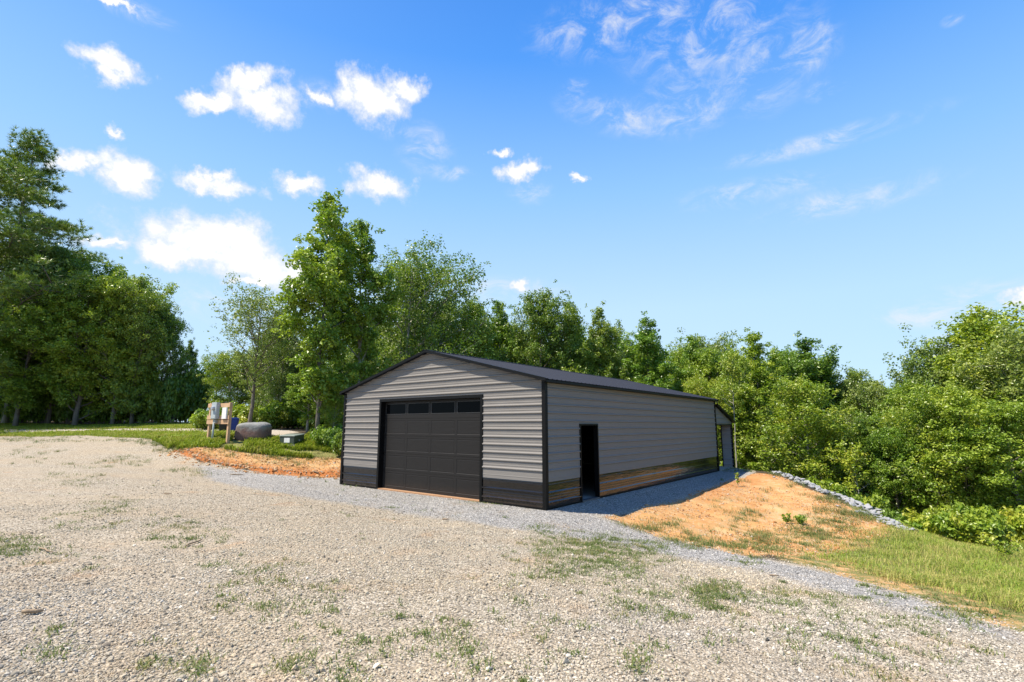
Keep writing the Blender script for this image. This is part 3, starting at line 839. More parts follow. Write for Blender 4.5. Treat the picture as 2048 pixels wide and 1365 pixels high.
PROTO_COL = []
def make_tree(kind, seed, H, Rr, base, leafmat, barkmat, nleaf=15000, leaf=.17, nbr=34, trunk_r=.13, lean=0.03):
    rng = np.random.default_rng(seed)
    tr = MB()
    nseg = 11
    wob = rng.normal(size=(nseg + 1, 2)) * .06 * H / 10
    wob[0] = 0
    wob = np.cumsum(wob, 0) * .6
    la = rng.random() * 6.28
    tp = [Vector((wob[i, 0] + lean * H * (i / nseg) ** 1.5 * math.cos(la), wob[i, 1] + lean * H * (i / nseg) ** 1.5 * math.sin(la), H * .985 * i / nseg)) for i in range(nseg + 1)]
    tp[0].z = -.5
    trr = [trunk_r * (1.25 if i == 0 else 1) * (1 - .93 * (i / nseg)) for i in range(nseg + 1)]
    tr.tube(tp, trr, 7)
    def trunk_at(t):
        x = t * nseg; i = min(int(x), nseg - 1); return tp[i].lerp(tp[i + 1], x - i)
    cl = []; cr_ = []
    ga = rng.random() * 6.28
    lob = [(rng.random() * 6.28, .55 + .45 * rng.random()) for _ in range(4)]
    for b in range(nbr):
        t = base + (1 - base) * ((b + rng.random() * .9) / nbr) ** (.9 if kind != 'poplar' else 1.0)
        t = min(t, .985)
        ga += 2.4 + rng.normal() * .5
        u = (t - base) / (1 - base)
        if kind == 'round':   pr = (math.sin(math.pi * min(1, .16 + u * .80)) ** .65)
        elif kind == 'poplar': pr = (.55 + .55 * math.sin(math.pi * min(1, u * 1.15))) * (1 - u ** 3) * (.75 + .5 * rng.random())
        elif kind == 'airy':  pr = (math.sin(math.pi * min(1, .25 + u * .70)) ** .8) * (.6 + .7 * rng.random())
        else:                 pr = (1 - u) ** .75 * (.35 + .65 * min(1, u * 4)) * (.7 + .5 * rng.random())
        lobf = 1 + .22 * math.cos(2 * (ga - lob[0][0])) + .15 * math.cos(3 * (ga - lob[1][0]))
        ln = max(.35, Rr * pr * lobf * (.78 + .36 * rng.random()))
        up = {'round': .55 + .6 * u, 'poplar': .75 + .6 * u, 'airy': .5 + .7 * u, 'pine': .12 + .35 * u}[kind] + rng.normal() * .14
        o = trunk_at(t)
        dr = Vector((math.cos(ga), math.sin(ga), up)).normalized()
        pts = [o]
        cur = dr.copy(); ns = 5
        for q in range(ns):
            cur = (cur + Vector((rng.normal() * .14, rng.normal() * .14, .06 + rng.normal() * .1 if kind != 'pine' else rng.normal() * .07 - .02))).normalized()
            pts.append(pts[-1] + cur * ln / ns)
        r0 = max(.012, trunk_r * .42 * (1 - .75 * u) * min(1, ln / Rr + .2))
        tr.tube(pts, [r0 * (1 - .85 * q / ns) for q in range(ns + 1)], 5, cap=False)
        nsb = max(2, int(2 + ln * 1.9)) if kind != 'pine' else max(3, int(3 + ln * 2.4))
        for q in range(nsb):
            tt = .3 + .7 * (q + rng.random()) / nsb
            x = tt * ns; i = min(int(x), ns - 1); so_ = pts[i].lerp(pts[i + 1], min(1, x - i))
            sg = 1 if q % 2 else -1
            side = cur.cross(Vector((0, 0, 1))).normalized() * sg
            sd = (cur * .55 + side * (.5 + .5 * rng.random()) + Vector((0, 0, .15 + rng.normal() * .25))).normalized()
            sl_ = min(1.5, max(.3, ln * .38 * (1.15 - .5 * tt) * (.7 + .6 * rng.random())))
            e = so_ + sd * sl_
            if ln > .6: tr.tube([so_, so_.lerp(e, .5) + Vector((0, 0, .03)), e], [r0 * .38, r0 * .25, r0 * .1], 4, cap=False)
            for g in ((.45, 1.0) if sl_ > .55 else (1.0,)):
                cl.append(so_.lerp(e, g)); cr_.append((.22 + .30 * rng.random()) * (1.0 if sl_ > .5 else .8))
        cl.append(pts[-1]); cr_.append(.25 + .25 * rng.random())
        if kind in ('round', 'poplar') and ln > .9: cl.append(pts[3]); cr_.append(.3 + .2 * rng.random())
    cl.append(tp[-1]); cr_.append(.35)
    cen = np.array([tuple(q) for q in cl]); rad = np.array(cr_) * (Rr / 2.6) ** .35
    if kind != 'pine':
        jit = rng.normal(size=cen.shape) * np.array([.38, .38, .42]) * (Rr / 3.0)
        cen = np.vstack([cen, cen + jit]); rad = np.r_[rad * .9, rad * .75]
    if kind == 'pine':
        # needle tufts: fans of thin blades
        nt = nleaf // 16
        idx = rng.integers(0, len(cen), nt)
        d = rng.normal(size=(nt, 3)); d /= np.linalg.norm(d, axis=1)[:, None]
        tc_ = cen[idx] + d * (rng.random(nt) ** .5 * rad[idx] * 1.1)[:, None] * np.array([1, 1, .42])
        ax = np.repeat(d * .5 + np.array([0, 0, .55]), 16, 0) + rng.normal(size=(nt * 16, 3)) * .55
        ax /= np.linalg.norm(ax, axis=1)[:, None]
        pos = np.repeat(tc_, 16, 0)
        sd = np.cross(ax, rng.normal(size=ax.shape)); sd /= np.linalg.norm(sd, axis=1)[:, None]
        L = (.17 + .11 * rng.random(len(pos)))[:, None]; wv_ = .014
        v = np.stack([pos - sd * wv_, pos + sd * wv_, pos + ax * L], 1)
        f = np.arange(len(pos) * 3).reshape(-1, 3)
        tone = np.repeat(np.clip(np.repeat(rng.random(nt) ** 2, 16), 0, 1), 3)
        v = v.reshape(-1, 3)
    else:
        wgt = rad ** 2; n_each = np.maximum(6, (nleaf * wgt / wgt.sum()).astype(int))
        v, f, tone = leaf_quads(rng, cen, n_each, rad, leaf, .85, .3)
    root = bpy.data.objects.new('tree', None); root.empty_display_size = .3
    COL.objects.link(root)
    tr.build('trunk', barkmat, root, smooth=True)
    mesh_np('crown', v, f, leafmat, root, attrs={'tone': tone})
    return root, float(np.quantile(v[:, 2], .9985)), Rr

PROTOS = {
    'poplar_a': ('poplar', 101, 12.0, 2.3, .10, 'leaf_mid', 'bark', 25000, .155, 40, .105, .02),
    'poplar_b': ('poplar', 102, 11.0, 2.1, .16, 'leaf_mid', 'bark_pale', 21000, .15, 36, .13, .03),
    'poplar_c': ('poplar', 103, 11.0, 2.4, .14, 'leaf_dark', 'bark', 25000, .15, 38, .14, .02),
    'round_a': ('round', 111, 11.0, 3.4, .05, 'leaf_mid', 'bark', 38000, .155, 40, .17, .03),
    'round_b': ('round', 112, 11.0, 3.6, .04, 'leaf_dark', 'bark', 38000, .155, 40, .17, .03),
    'round_c': ('round', 113, 10.0, 3.2, .05, 'leaf_mid', 'bark', 34000, .15, 38, .15, .02),
    'round_d': ('round', 114, 10.0, 3.4, .07, 'leaf_grey', 'bark_pale', 34000, .14, 40, .15, .03),
    'yellow_a': ('round', 121, 8.0, 3.0, .10, 'leaf_yellow', 'bark_pale', 23000, .14, 34, .10, .04),
    'airy_a': ('airy', 131, 10.0, 3.3, .28, 'leaf_grey', 'bark', 11500, .14, 34, .15, .02),
    'airy_b': ('airy', 132, 11.0, 3.6, .24, 'leaf_dark', 'bark_pale', 17000, .14, 36, .15, .04),
    'sapling': ('airy', 141, 4.0, 1.2, .35, 'leaf_yellow', 'bark_pale', 1500, .13, 14, .035, .06),
    'pole': ('airy', 142, 9.0, 1.5, .55, 'leaf_yellow', 'bark_pale', 3000, .15, 16, .07, .03),
    'pine': ('pine', 151, 16.0, 4.6, .05, 'needle', 'bark', 150000, .2, 60, .2, .01),
}
built = {}
used = set()
def place_tree(key, top, base=None, Y=None, wid=1.0, label=None, cat='tree', group=None, name='tree', rz=None):
    """top: photo pixel of the tree's tip; Y: metres in front of the camera"""
    r = px_ray(*top); t = Y / r[1]
    x, y, zt = r[0] * t, Y, H_CAM + r[2] * t
    if base is not None: x = (base - 1024.0) / 1024.0 * Y
    zb = float(ground_z(x, y)[0])
    if key not in built:
        a = PROTOS[key]
        built[key] = make_tree(a[0], a[1], a[2], a[3], a[4], M[a[5]], M[a[6]], *a[7:])
    root, Hp, Rp = built[key]
    sz = (zt - zb) / Hp
    sxy = wid * max(.55, min(1.35, sz ** .6))
    rnd = random.Random(int(top[0] * 31 + top[1] * 7 + Y))
    rz = rnd.random() * 6.28 if rz is None else rz
    if key not in used:
        used.add(key); o = root
        o.location = (x, y, zb); o.rotation_euler = (0, 0, rz); o.scale = (sxy, sxy, sz)
        if group: o['group'] = group
    else:
        o = copy_tree(root, (x, y, zb), rz, (sxy, sxy, sz), None, None)
        if 'group' in o: del o['group']
        if group: o['group'] = group
    o.name = name
    o['label'] = label; o['category'] = cat
    return o

EDGE = 'trees along the edge of the wood'
TREES = [
    # key, tip px, trunk px, Y, width, label
    ('pine', (-5, 272), -20, 41, 1.45, 'tall pine reaching in from the left edge of the photo, above all other trees there', 'pine_tree'),
    ('pine', (85, 500), 70, 44, 1.0, 'shorter soft-needled pine in front of the broadleaf trees at far left', 'pine_tree'),
    ('round_d', (20, 470), 10, 43, 1.2, 'tall grey-green tree behind the pine at the far left edge', 'tree'),
    ('round_b', (108, 492), 95, 43, .95, 'dark tree whose crown rises highest beside the left pine', 'tree'),
    ('round_c', (205, 528), 200, 45, 1.0, 'mid green tree standing back in the middle of the left clump', 'tree'),
    ('round_d', (530, 640), 535, 38, .8, 'grey-green tree half hidden behind the airy tree and the tallest tree', 'tree'),
    ('yellow_a', (452, 700), 455, 41, .9, 'pale green tree between the gap of sky and the airy tree', 'tree'),
    ('round_a', (40, 600), 30, 40, 1.15, 'light green leafy tree in front of the tall pine at the left edge', 'tree'),
    ('round_a', (155, 548), 150, 41, 1.1, 'light green leafy tree right beside the pines at far left', 'tree'),
    ('round_c', (228, 548), 225, 42, 1.0, 'mid green round tree between the light green tree and the dark tree at left', 'tree'),
    ('round_b', (268, 560), 262, 42, .82, 'dark round tree with a high crown in the left clump, second from its right end', 'tree'),
    ('round_b', (322, 612), 316, 44, .62, 'dark green tree closing the right end of the left clump beside the gap of sky', 'tree'),
    ('poplar_c', (364, 680), 360, 46, .58, 'small dark tree at the gap of sky left of the meter stand', 'tree'),
    ('yellow_a', (415, 722), 425, 58, 1.1, 'pale yellow-green bushy tree far behind the meter stand in the gap', 'tree'),
    ('airy_a', (500, 572), 500, 31, 1.0, 'open airy tree with a straight dark trunk standing behind the grey boulder', 'tree'),
    ('round_d', (565, 640), 560, 35, .75, 'grey-green tree filling the space between the airy tree and the tallest tree', 'tree'),
    ('poplar_a', (655, 392), 636, 26.5, 1.12, 'tallest slender tree with bright leaves left of the garage, trunk beside the green transformer box', 'tree'),
    ('poplar_b', (722, 448), 712, 29, 1.0, 'slender tree with a pale bare stem just right of the tallest tree', 'tree'),
    ('airy_b', (800, 505), 800, 34, .9, 'thin-leaved tree behind the left eave of the garage', 'tree'),
    ('airy_b', (872, 500), 850, 36, 1.15, 'wide dark oak with loose twiggy top right above the garage gable peak', 'tree'),
    ('round_a', (945, 596), 945, 38, .72, 'bright green tree just right of the oak behind the garage ridge', 'tree'),
    ('poplar_b', (1002, 606), 1002, 40, .95, 'narrow green tree second right of the oak behind the roof', 'tree'),
    ('round_b', (1080, 586), 1080, 40, .85, 'dark rounded tree standing highest in the middle behind the garage roof', 'tree'),
    ('poplar_a', (1140, 605), 1142, 40, .9, 'slender tree with an open crown right of the dark rounded tree behind the roof', 'tree'),
    ('poplar_c', (1200, 618), 1202, 41, .95, 'pointed tree at the left side of the dip in the treetops behind the roof', 'tree'),
    ('round_c', (1245, 700), 1250, 46, .75, 'low tree in the dip of the treetops behind the garage roof', 'tree'),
    ('poplar_a', (1302, 636), 1300, 38, 1.15, 'bright green tree with a ragged tip right of the dip behind the roof', 'tree'),
    ('poplar_b', (1392, 672), 1390, 40, 1.0, 'spindly-topped tree behind the far third of the garage roof', 'tree'),
    ('round_c', (1440, 690), 1440, 38, .9, 'rounded green tree above the far end of the garage roof', 'tree'),
    ('poplar_a', (1520, 666), 1520, 36, 1.1, 'upright tree with a pointed tip right of the garage end', 'tree'),
    ('round_a', (1575, 700), 1580, 40, .85, 'green tree between the two pointed trees right of the garage', 'tree'),
    ('poplar_c', (1632, 678), 1640, 37, 1.3, 'broad dark tree with twin tips before the low gap in the treeline', 'tree'),
    ('round_b', (1700, 738), 1700, 36, .8, 'dark tree on the left flank of the low gap in the treeline', 'tree'),
    ('yellow_a', (1606, 756), 1610, 29, 1.15, 'yellowish maple in front of the dark wood right of the garage', 'tree'),
    ('yellow_a', (1402, 752), 1402, 33, .9, 'yellow-green tree peeking over the far end of the garage roof', 'tree'),
    ('round_d', (1762, 758), 1765, 34, .85, 'low grey-green tree at the bottom of the gap in the treeline', 'tree'),
    ('round_a', (1815, 765), 1815, 30, .8, 'mid green tree just right of the gap in the treeline', 'tree'),
    ('round_d', (1878, 672), 1885, 32, 1.0, 'grey-green tree rising on the right flank of the gap', 'tree'),
    ('round_a', (1985, 626), 1985, 30, 1.25, 'tallest broad tree in the right-hand wood', 'tree'),
    ('round_d', (2060, 650), 2060, 26, 1.15, 'grey-green tree cut off by the right edge of the photo', 'tree'),
    ('round_c', (1915, 765), 1920, 25, 1.05, 'full leafy tree leaning out over the bushes at right', 'tree'),
    ('round_a', (2010, 800), 2010, 23.5, 1.0, 'large-leaved bright tree low in front of the right-hand wood', 'tree'),
    ('yellow_a', (1850, 800), 1850, 26, .85, 'tree with rusty yellow tinge in front of the right-hand wood', 'tree'),
    ('round_b', (1720, 830), 1720, 29, .9, 'low dark leafy tree behind the stone line', 'tree'),
    ('round_c', (1780, 850), 1780, 27, .8, 'low green tree behind the middle of the stone line', 'tree'),
    ('pole', (1452, 700), 1468, 30.5, .8, 'slim pale pole-like tree beside the lean-to corner', 'tree'),
    ('sapling', (1536, 848), 1535, 28.5, 1.2, 'small forked sapling with pale stems at the wood edge right of the lean-to', 'sapling'),
    ('sapling', (1690, 880), 1705, 25.5, 1.1, 'small yellow-leaved sapling behind the upper stone line', 'sapling'),
    ('yellow_a', (1640, 868), 1640, 30, .6, 'small yellow-green understorey tree at the foot of the maple', 'tree'),
    ('poplar_b', (620, 735), 615, 28.5, .95, 'leafy young tree with bright low branches left of the tallest trunk', 'tree'),
    ('yellow_a', (650, 760), 668, 27, .6, 'small bright tree hugging the left wall of the garage', 'tree'),
]
for (key, top, bx, Y, wd, lab, nm) in TREES:
    place_tree(key, top, bx, Y, wd, lab, 'tree' if nm == 'tree' else nm.replace('_', ' '), EDGE if nm == 'tree' else None, nm)
# deeper rows of the wood
rnd = random.Random(5)
deep = []
for i in range(30):      # behind the building and right
    px = 700 + i * 33 + rnd.uniform(-12, 12)
    deep.append((px, 660 + max(0, (px - 1000)) * .09 + rnd.uniform(-16, 30) - (60 if px < 900 else 0), rnd.uniform(44, 52)))
for i in range(13): deep.append((1700 + i * 33, 790 - max(0, i - 3) * 11 + rnd.uniform(-10, 20), rnd.uniform(36, 42)))
for i in range(10): deep.append((-20 + i * 32, 560 + i * 12 + rnd.uniform(-10, 25), rnd.uniform(48, 54)))
for i in range(7): deep.append((500 + i * 34, 690 + rnd.uniform(-20, 30), rnd.uniform(38, 46)))
keys = ['round_a', 'round_b', 'round_c', 'poplar_c', 'round_d', 'poplar_b']
for (px, py, Y) in deep:
    py += -12 if 950 < px < 1450 else 5
    place_tree(rnd.choice(keys), (px, py), px, Y, rnd.uniform(.85, 1.15), 'leafy tree deep in the wood, mostly hidden behind the front row of trees', 'tree', 'trees deeper in the wood')

# ------------------------------------------------------------------ shrubs
def make_shrub(seed, leafmat, n=2600, leaf=.13, Hh=1.0, Rr=.9):
    rng = np.random.default_rng(seed)
    st = MB(); cen = []
    for i in range(13):
        a = rng.random() * 6.28; r_ = Rr * rng.random() ** .6
        e = Vector((math.cos(a) * r_, math.sin(a) * r_, Hh * (.55 + .45 * rng.random()) * (1 - .35 * r_ / Rr)))
        st.tube([(0, 0, -.1), (e.x * .4, e.y * .4, e.z * .55), tuple(e)], [.018, .012, .005], 4, cap=False)
        for g in (.45, .72, 1.0): cen.append((e.x * g, e.y * g, e.z * g))
    cen = np.array(cen); rad = .16 + .16 * rng.random(len(cen))
    v, f, tone = leaf_quads(rng, cen, np.full(len(cen), n // len(cen)), rad, leaf, .8, .2)
    root = bpy.data.objects.new('shrub', None); root.empty_display_size = .2; COL.objects.link(root)
    st.build('stem', M['bark'], root); mesh_np('foliage', v, f, leafmat, root, attrs={'tone': tone})
    return root
SH = {'y': make_shrub(1, M['leaf_yellow']), 'm': make_shrub(2, M['leaf_mid']), 'd': make_shrub(3, M['leaf_dark']), 'b': make_shrub(4, M['leaf_mid'], 3200, .17)}
shused = set()
def place_shrub(key, px, py, Y, hgt, wid, label, group):
    x = (px - 1024) / 1024 * Y
    zb = float(ground_z(x, Y)[0])
    root = SH[key]
    a = rnd.random() * 6.28
    if key in shused: o = copy_tree(root, (x, Y, zb), a, (wid, wid, hgt), None, None)
    else:
        shused.add(key); o = root; o.location = (x, Y, zb); o.rotation_euler = (0, 0, a); o.scale = (wid, wid, hgt)
    o.name = 'shrub'; tag(o, label, 'shrub', group)
for i in range(24):      # bright bushes right, in front of the right-hand wood
    px = 1840 + i * 11 + rnd.uniform(-10, 10); Y = 17.6 + rnd.uniform(-.3, 2.6) + max(0, 1900 - px) * .012
    place_shrub(rnd.choice('yymy'), px, 0, Y, rnd.uniform(.9, 1.5), rnd.uniform(.85, 1.2), 'bright bush in the thicket beyond the long grass at right', 'bushes beyond the long grass')
for i in range(16):      # behind the stone line
    t = i / 15; px = 1590 + t * 250; Y = 26.5 - t * 7.2 + rnd.uniform(0, 1.2)
    place_shrub(rnd.choice('ydmb'), px, 0, Y, rnd.uniform(.9, 1.7), rnd.uniform(.8, 1.1), 'leafy bush growing behind the stone line at the foot of the wood', 'bushes behind the stone line')
for i in range(32):      # left wood edge
    px = -10 + i * 12.5 + rnd.uniform(-8, 8)
    place_shrub('d', px, 0, 44.5 + rnd.uniform(-1.5, 2.0), rnd.uniform(3.0, 5.0), rnd.uniform(1.5, 2.3), 'dark bush under the trees along the back of the left field', 'bushes along the left field')
for i in range(13):
    px = 400 + i * 23 + rnd.uniform(-8, 8)
    place_shrub(rnd.choice('ymmb'), px, 0, 33 + rnd.uniform(-1, 2.5), rnd.uniform(1.0, 2.2), rnd.uniform(1.0, 1.5), 'bush in the undergrowth behind the boulder and transformer box', 'bushes behind the boulder')
for i in range(9):
    px = 1478 + i * 15 + rnd.uniform(-5, 5)
    place_shrub(rnd.choice('ymdb'), px, 0, 29.5 + rnd.uniform(-.5, 2.0), rnd.uniform(.7, 1.6), rnd.uniform(.7, 1.1), 'bush in the undergrowth between the lean-to and the stone line', 'bushes by the lean-to')
for px, Y, k_ in ((655, 25.2, 'm'), (672, 24.6, 'd'), (684, 24.0, 'd'), (690, 26, 'm')):
    place_shrub(k_, px, 0, Y, 1.1, .75, 'bush against the left side of the garage', 'bushes left of the garage')

# ------------------------------------------------------------------ grass, weeds (uncountable)
def sample_poly(rng, poly, n):
    lo, hi = poly.min(0), poly.max(0)
    out = np.zeros((0, 2))
    while len(out) < n:
        q = lo + rng.random((n * 2, 2)) * (hi - lo)
        out = np.vstack([out, q[sdist(poly, q[:, 0], q[:, 1]) > -.15]])
    return out[:n]
def blades(rng, xy, hgt, wid, bend=.5):
    n = len(xy)
    z = ground_z(xy[:, 0], xy[:, 1])
    base = np.c_[xy, z - .01]
    a = rng.random(n) * 6.28; L = hgt * (.5 + .8 * rng.random(n))
    be = bend * (.3 + rng.random(n))
    d = np.c_[np.cos(a), np.sin(a)]; s = np.c_[-d[:, 1], d[:, 0]]
    wv_ = (wid * (.6 + .8 * rng.random(n)))[:, None]
    mid_ = base + np.c_[d * (L * be * .35)[:, None], L * .6]
    tip = base + np.c_[d * (L * be)[:, None], L * (1 - be * .35)]
    s3 = np.c_[s, np.zeros(n)]
    v = np.stack([base - s3 * wv_, base + s3 * wv_, mid_ + s3 * wv_ * .8, mid_ - s3 * wv_ * .8, tip], 1)
    i = np.arange(n)[:, None] * 5
    return v.reshape(-1, 3), i + np.array([[0, 1, 2, 3]]), i + np.array([[3, 2, 4]])
def grass_mat(name, lo, hi, dry, dryf=.25):
    m = bpy.data.materials.new(name); m.use_nodes = True
    k = NT(m.node_tree); k.n.clear()
    g = k.new('ShaderNodeNewGeometry'); tc = k.new('ShaderNodeTexCoord')
    n = k.noise(tc.outputs['Object'], .9, 4, .6)
    c = k.mix(g.outputs['Random Per Island'], lo, hi)
    f = k.smooth(k.math('ADD', k.math('MULTIPLY', n.outputs[0], 1.0), k.math('MULTIPLY', g.outputs['Random Per Island'], .35)), .95 - dryf, 1.1 - dryf)
    c = k.mix(f, c, dry)
    p = k.new('ShaderNodeBsdfPrincipled', inp={'Base Color': c, 'Roughness': .5}); p.inputs['Specular IOR Level'].default_value = .3
    tl = k.new('ShaderNodeBsdfTranslucent', inp={0: c})
    mx = k.new('ShaderNodeMixShader', inp={0: .35, 1: p.outputs[0], 2: tl.outputs[0]})
    k.new('ShaderNodeOutputMaterial', inp={0: mx.outputs[0]})
    return m
M['g_long'] = grass_mat('long_grass', (.18, .27, .025), (.36, .43, .05), (.46, .41, .12), .30)
M['g_lush'] = grass_mat('lush_weeds', (.19, .27, .020), (.36, .43, .04), (.40, .38, .08), .24)
M['g_tuft'] = grass_mat('tuft_grass', (.095, .145, .032), (.185, .23, .055), (.31, .27, .10), .20)
rng = np.random.default_rng(77)
q = sample_poly(rng, P_GRASS_R, 190000)
q = np.vstack([q, q[(q[:, 0] < 11) & (q[:, 1] < 11)] + rng.normal(size=(int(((q[:, 0] < 11) & (q[:, 1] < 11)).sum()), 2)) * .2])
keep = (fbm(q[:, 0], q[:, 1], .5, 31) + .30 * np.clip(sdist(P_GRASS_R, q[:, 0], q[:, 1]) - .5, -1, 2)) > .44 + .22 * rng.random(len(q))
q = q[keep & (q[:, 0] < 24)]
hv = .05 + .24 * np.clip(fbm(q[:, 0], q[:, 1], .55, 35) * 1.5 - .3, 0, 1) * np.clip(.45 + sdist(P_GRASS_R, q[:, 0], q[:, 1]) * .5, .3, 1)
v, f4, f3 = blades(rng, q, hv, .0046, 1.25)
tag(mesh_np('long_grass', v, [f4, f3], M['g_long']), None, None, kind='stuff')
q = sample_poly(rng, P_GRASS_L, 34000)
q = q[(fbm(q[:, 0], q[:, 1], .8, 32) > .37)]
v, f4, f3 = blades(rng, q, .14 + .22 * fbm(q[:, 0], q[:, 1], 1.1, 36), .018, .9)
tag(mesh_np('weeds', v, [f4, f3], M['g_lush']), None, None, kind='stuff')
q = sample_poly(rng, P_FIELD, 60000)
q = q[(sdist(P_ROAD, q[:, 0], q[:, 1]) < .2) | (rng.random(len(q)) < .12)]
v, f4, f3 = blades(rng, q, .12, .016, .9)
tag(mesh_np('field_grass', v, [f4, f3], M['g_lush']), None, None, kind='stuff')
# tufts: (pixel centre, half width px, half height px, number of tufts)
TUF = [(1090, 1062, 22, 8, 16), (1150, 1085, 60, 16, 70), (1210, 1110, 100, 24, 170), (1250, 1098, 55, 14, 80), (1170, 1145, 90, 16, 60), (1440, 1190, 40, 20, 80), (1330, 1200, 80, 30, 56), (1120, 1110, 80, 26, 50), (1390, 1082, 50, 10, 34), (1300, 1055, 30, 6, 18),
       (1500, 1122, 28, 6, 14), (1230, 1070, 20, 6, 10), (20, 1088, 50, 16, 70), (370, 1068, 60, 22, 46), (120, 1120, 60, 20, 10), (560, 1195, 100, 30, 34), (500, 1150, 90, 24, 20), (380, 1335, 30, 16, 9), (330, 1310, 60, 30, 6), (100, 1285, 50, 22, 8),
       (130, 960, 60, 10, 26), (225, 1010, 40, 12, 26), (170, 1045, 60, 14, 22), (255, 920, 40, 6, 16), (375, 945, 40, 6, 16), (330, 890, 40, 6, 14), (200, 930, 60, 6, 10), (60, 905, 60, 10, 14), (985, 1002, 22, 3, 16), (940, 1004, 10, 2, 4),
       (760, 1030, 200, 12, 10), (1600, 1195, 60, 16, 26), (1700, 1190, 60, 14, 18), (1660, 1250, 80, 30, 14), (1850, 1280, 100, 40, 24), (1750, 1300, 140, 50, 24), (1530, 1250, 120, 60, 26), (1000, 1230, 200, 60, 24), (760, 1300, 150, 50, 30), (1100, 1300, 150, 50, 18), (1290, 1320, 30, 26, 8),
       (1490, 1040, 30, 12, 34), (1580, 1075, 70, 12, 110), (1640, 1050, 50, 14, 50), (1520, 1090, 40, 10, 40), (1680, 1030, 36, 18, 70), (1300, 1052, 40, 6, 24), (1420, 1085, 50, 8, 40), (1660, 985, 26, 12, 18), (1720, 1040, 40, 10, 18), (1450, 1040, 120, 30, 16), (1560, 1000, 80, 24, 10), (1300, 1040, 60, 8, 8), (1375, 1060, 40, 8, 10), (1470, 965, 20, 6, 4),
       (1490, 940, 40, 4, 40), (1600, 950, 40, 6, 46), (500, 915, 60, 10, 16), (560, 915, 26, 6, 12), (640, 925, 40, 8, 8), (440, 900, 40, 6, 14), (330, 884, 40, 7, 70), (180, 878, 120, 5, 60), (60, 880, 60, 6, 40), (350, 898, 30, 8, 40), (1600, 968, 26, 6, 26), (1680, 1000, 30, 8, 30), (1750, 1032, 30, 8, 30), (1800, 1052, 24, 6, 24), (560, 912, 120, 9, 60), (430, 897, 50, 8, 34), (620, 918, 60, 8, 24), (560, 932, 90, 8, 16), (1450, 1100, 60, 6, 12), (1690, 1085, 60, 18, 50), (1640, 1070, 40, 10, 24), (1780, 1090, 60, 16, 40), (1600, 1110, 60, 8, 20), (1850, 1180, 80, 20, 40), (1950, 1225, 60, 18, 40), (1700, 1130, 60, 14, 20)]
pts = []
for (cx, cyy, rx, ry, n) in TUF:
    for i in range(n):
        while True:
            a, b = rng.uniform(-1, 1, 2)
            if a * a + b * b < 1: break
        g0 = gp(cx + a * rx * 1.45, cyy + b * ry * 1.45)
        nb = rng.integers(9, 38); s = rng.uniform(.03, .12) * (1 if g0[1] < 12 else 1.6)
        pts.append(g0[:2] + rng.normal(size=(nb, 2)) * s)
# sparse sprigs all over the drive
sp = sample_poly(rng, P_DRIVE, 900)
sp = sp[(sp[:, 1] > 2.5) & (sp[:, 1] < 22) & (fbm(sp[:, 0], sp[:, 1], .35, 44) > .48)]
for c_ in sp: pts.append(c_ + rng.normal(size=(rng.integers(5, 14), 2)) * .035)
q = np.vstack(pts)
lx = (q[:, 0] - C0[0]) * DX[0] + (q[:, 1] - C0[1]) * DX[1]; ly = (q[:, 0] - C0[0]) * DY[0] + (q[:, 1] - C0[1]) * DY[1]
q = q[~((lx < .06) & (lx > -FW - .06) & (ly > -.06) & (ly < LT))]
tuft_h = np.where(sdist(P_MOUND, q[:, 0], q[:, 1]) > -.3, .13, .075) + np.where(q[:, 1] > 18, .08, 0)
v, f4, f3 = blades(rng, q, tuft_h * .9, .0042, 1.3)
tag(mesh_np('tuft_grass', v, [f4, f3], M['g_tuft']), None, None, kind='stuff')

# ------------------------------------------------------------------ gravel stones (uncountable)
m, k, p = mat_new('gravel_stone')
g = k.new('ShaderNodeNewGeometry'); tc = k.new('ShaderNodeTexCoord')
warm = k.ramp(g.outputs['Random Per Island'], [(0.0, (.18, .152, .114)), (.25, (.335, .292, .215)), (.6, (.455, .40, .30)), (.85, (.48, .39, .265)), (1.0, (.62, .57, .475))])
cool = k.ramp(g.outputs['Random Per Island'], [(0.0, (.155, .148, .138)), (.3, (.30, .287, .268)), (.7, (.41, .392, .366)), (1.0, (.58, .555, .52))])
fr = k.attr('fresh').outputs['Fac']
c = k.mix(fr, warm, cool)
dn = k.noise(tc.outputs['Object'], .9, 5, .6, .4)
c = k.mix(k.smooth(dn.outputs[0], .48, .72, 0, .62), c, (.44, .325, .205))
dn2 = k.noise(tc.outputs['Object'], .33, 4, .6, .3)
c = k.mix(1.0, c, k.math('MULTIPLY_ADD', dn2.outputs[0], .75, .60), 'MULTIPLY')
n = k.noise(tc.outputs['Object'], 60, 3, .6)
c = k.mix(1.0, c, k.math('MULTIPLY_ADD', n.outputs[0], .5, .75), 'MULTIPLY')
setp(k, p, Base_Color=c, Roughness=.88); p.inputs['Specular IOR Level'].default_value = .25
M['stone'] = m
PHI = (1 + 5 ** .5) / 2
ICO = np.array([(-1, PHI, 0), (1, PHI, 0), (-1, -PHI, 0), (1, -PHI, 0), (0, -1, PHI), (0, 1, PHI), (0, -1, -PHI), (0, 1, -PHI), (PHI, 0, -1), (PHI, 0, 1), (-PHI, 0, -1), (-PHI, 0, 1)]) / 1.902
ICF = np.array([(0, 11, 5), (0, 5, 1), (0, 1, 7), (0, 7, 10), (0, 10, 11), (1, 5, 9), (5, 11, 4), (11, 10, 2), (10, 7, 6), (7, 1, 8), (3, 9, 4), (3, 4, 2), (3, 2, 6), (3, 6, 8), (3, 8, 9), (4, 9, 5), (2, 4, 11), (6, 2, 10), (8, 6, 7), (9, 8, 1)])
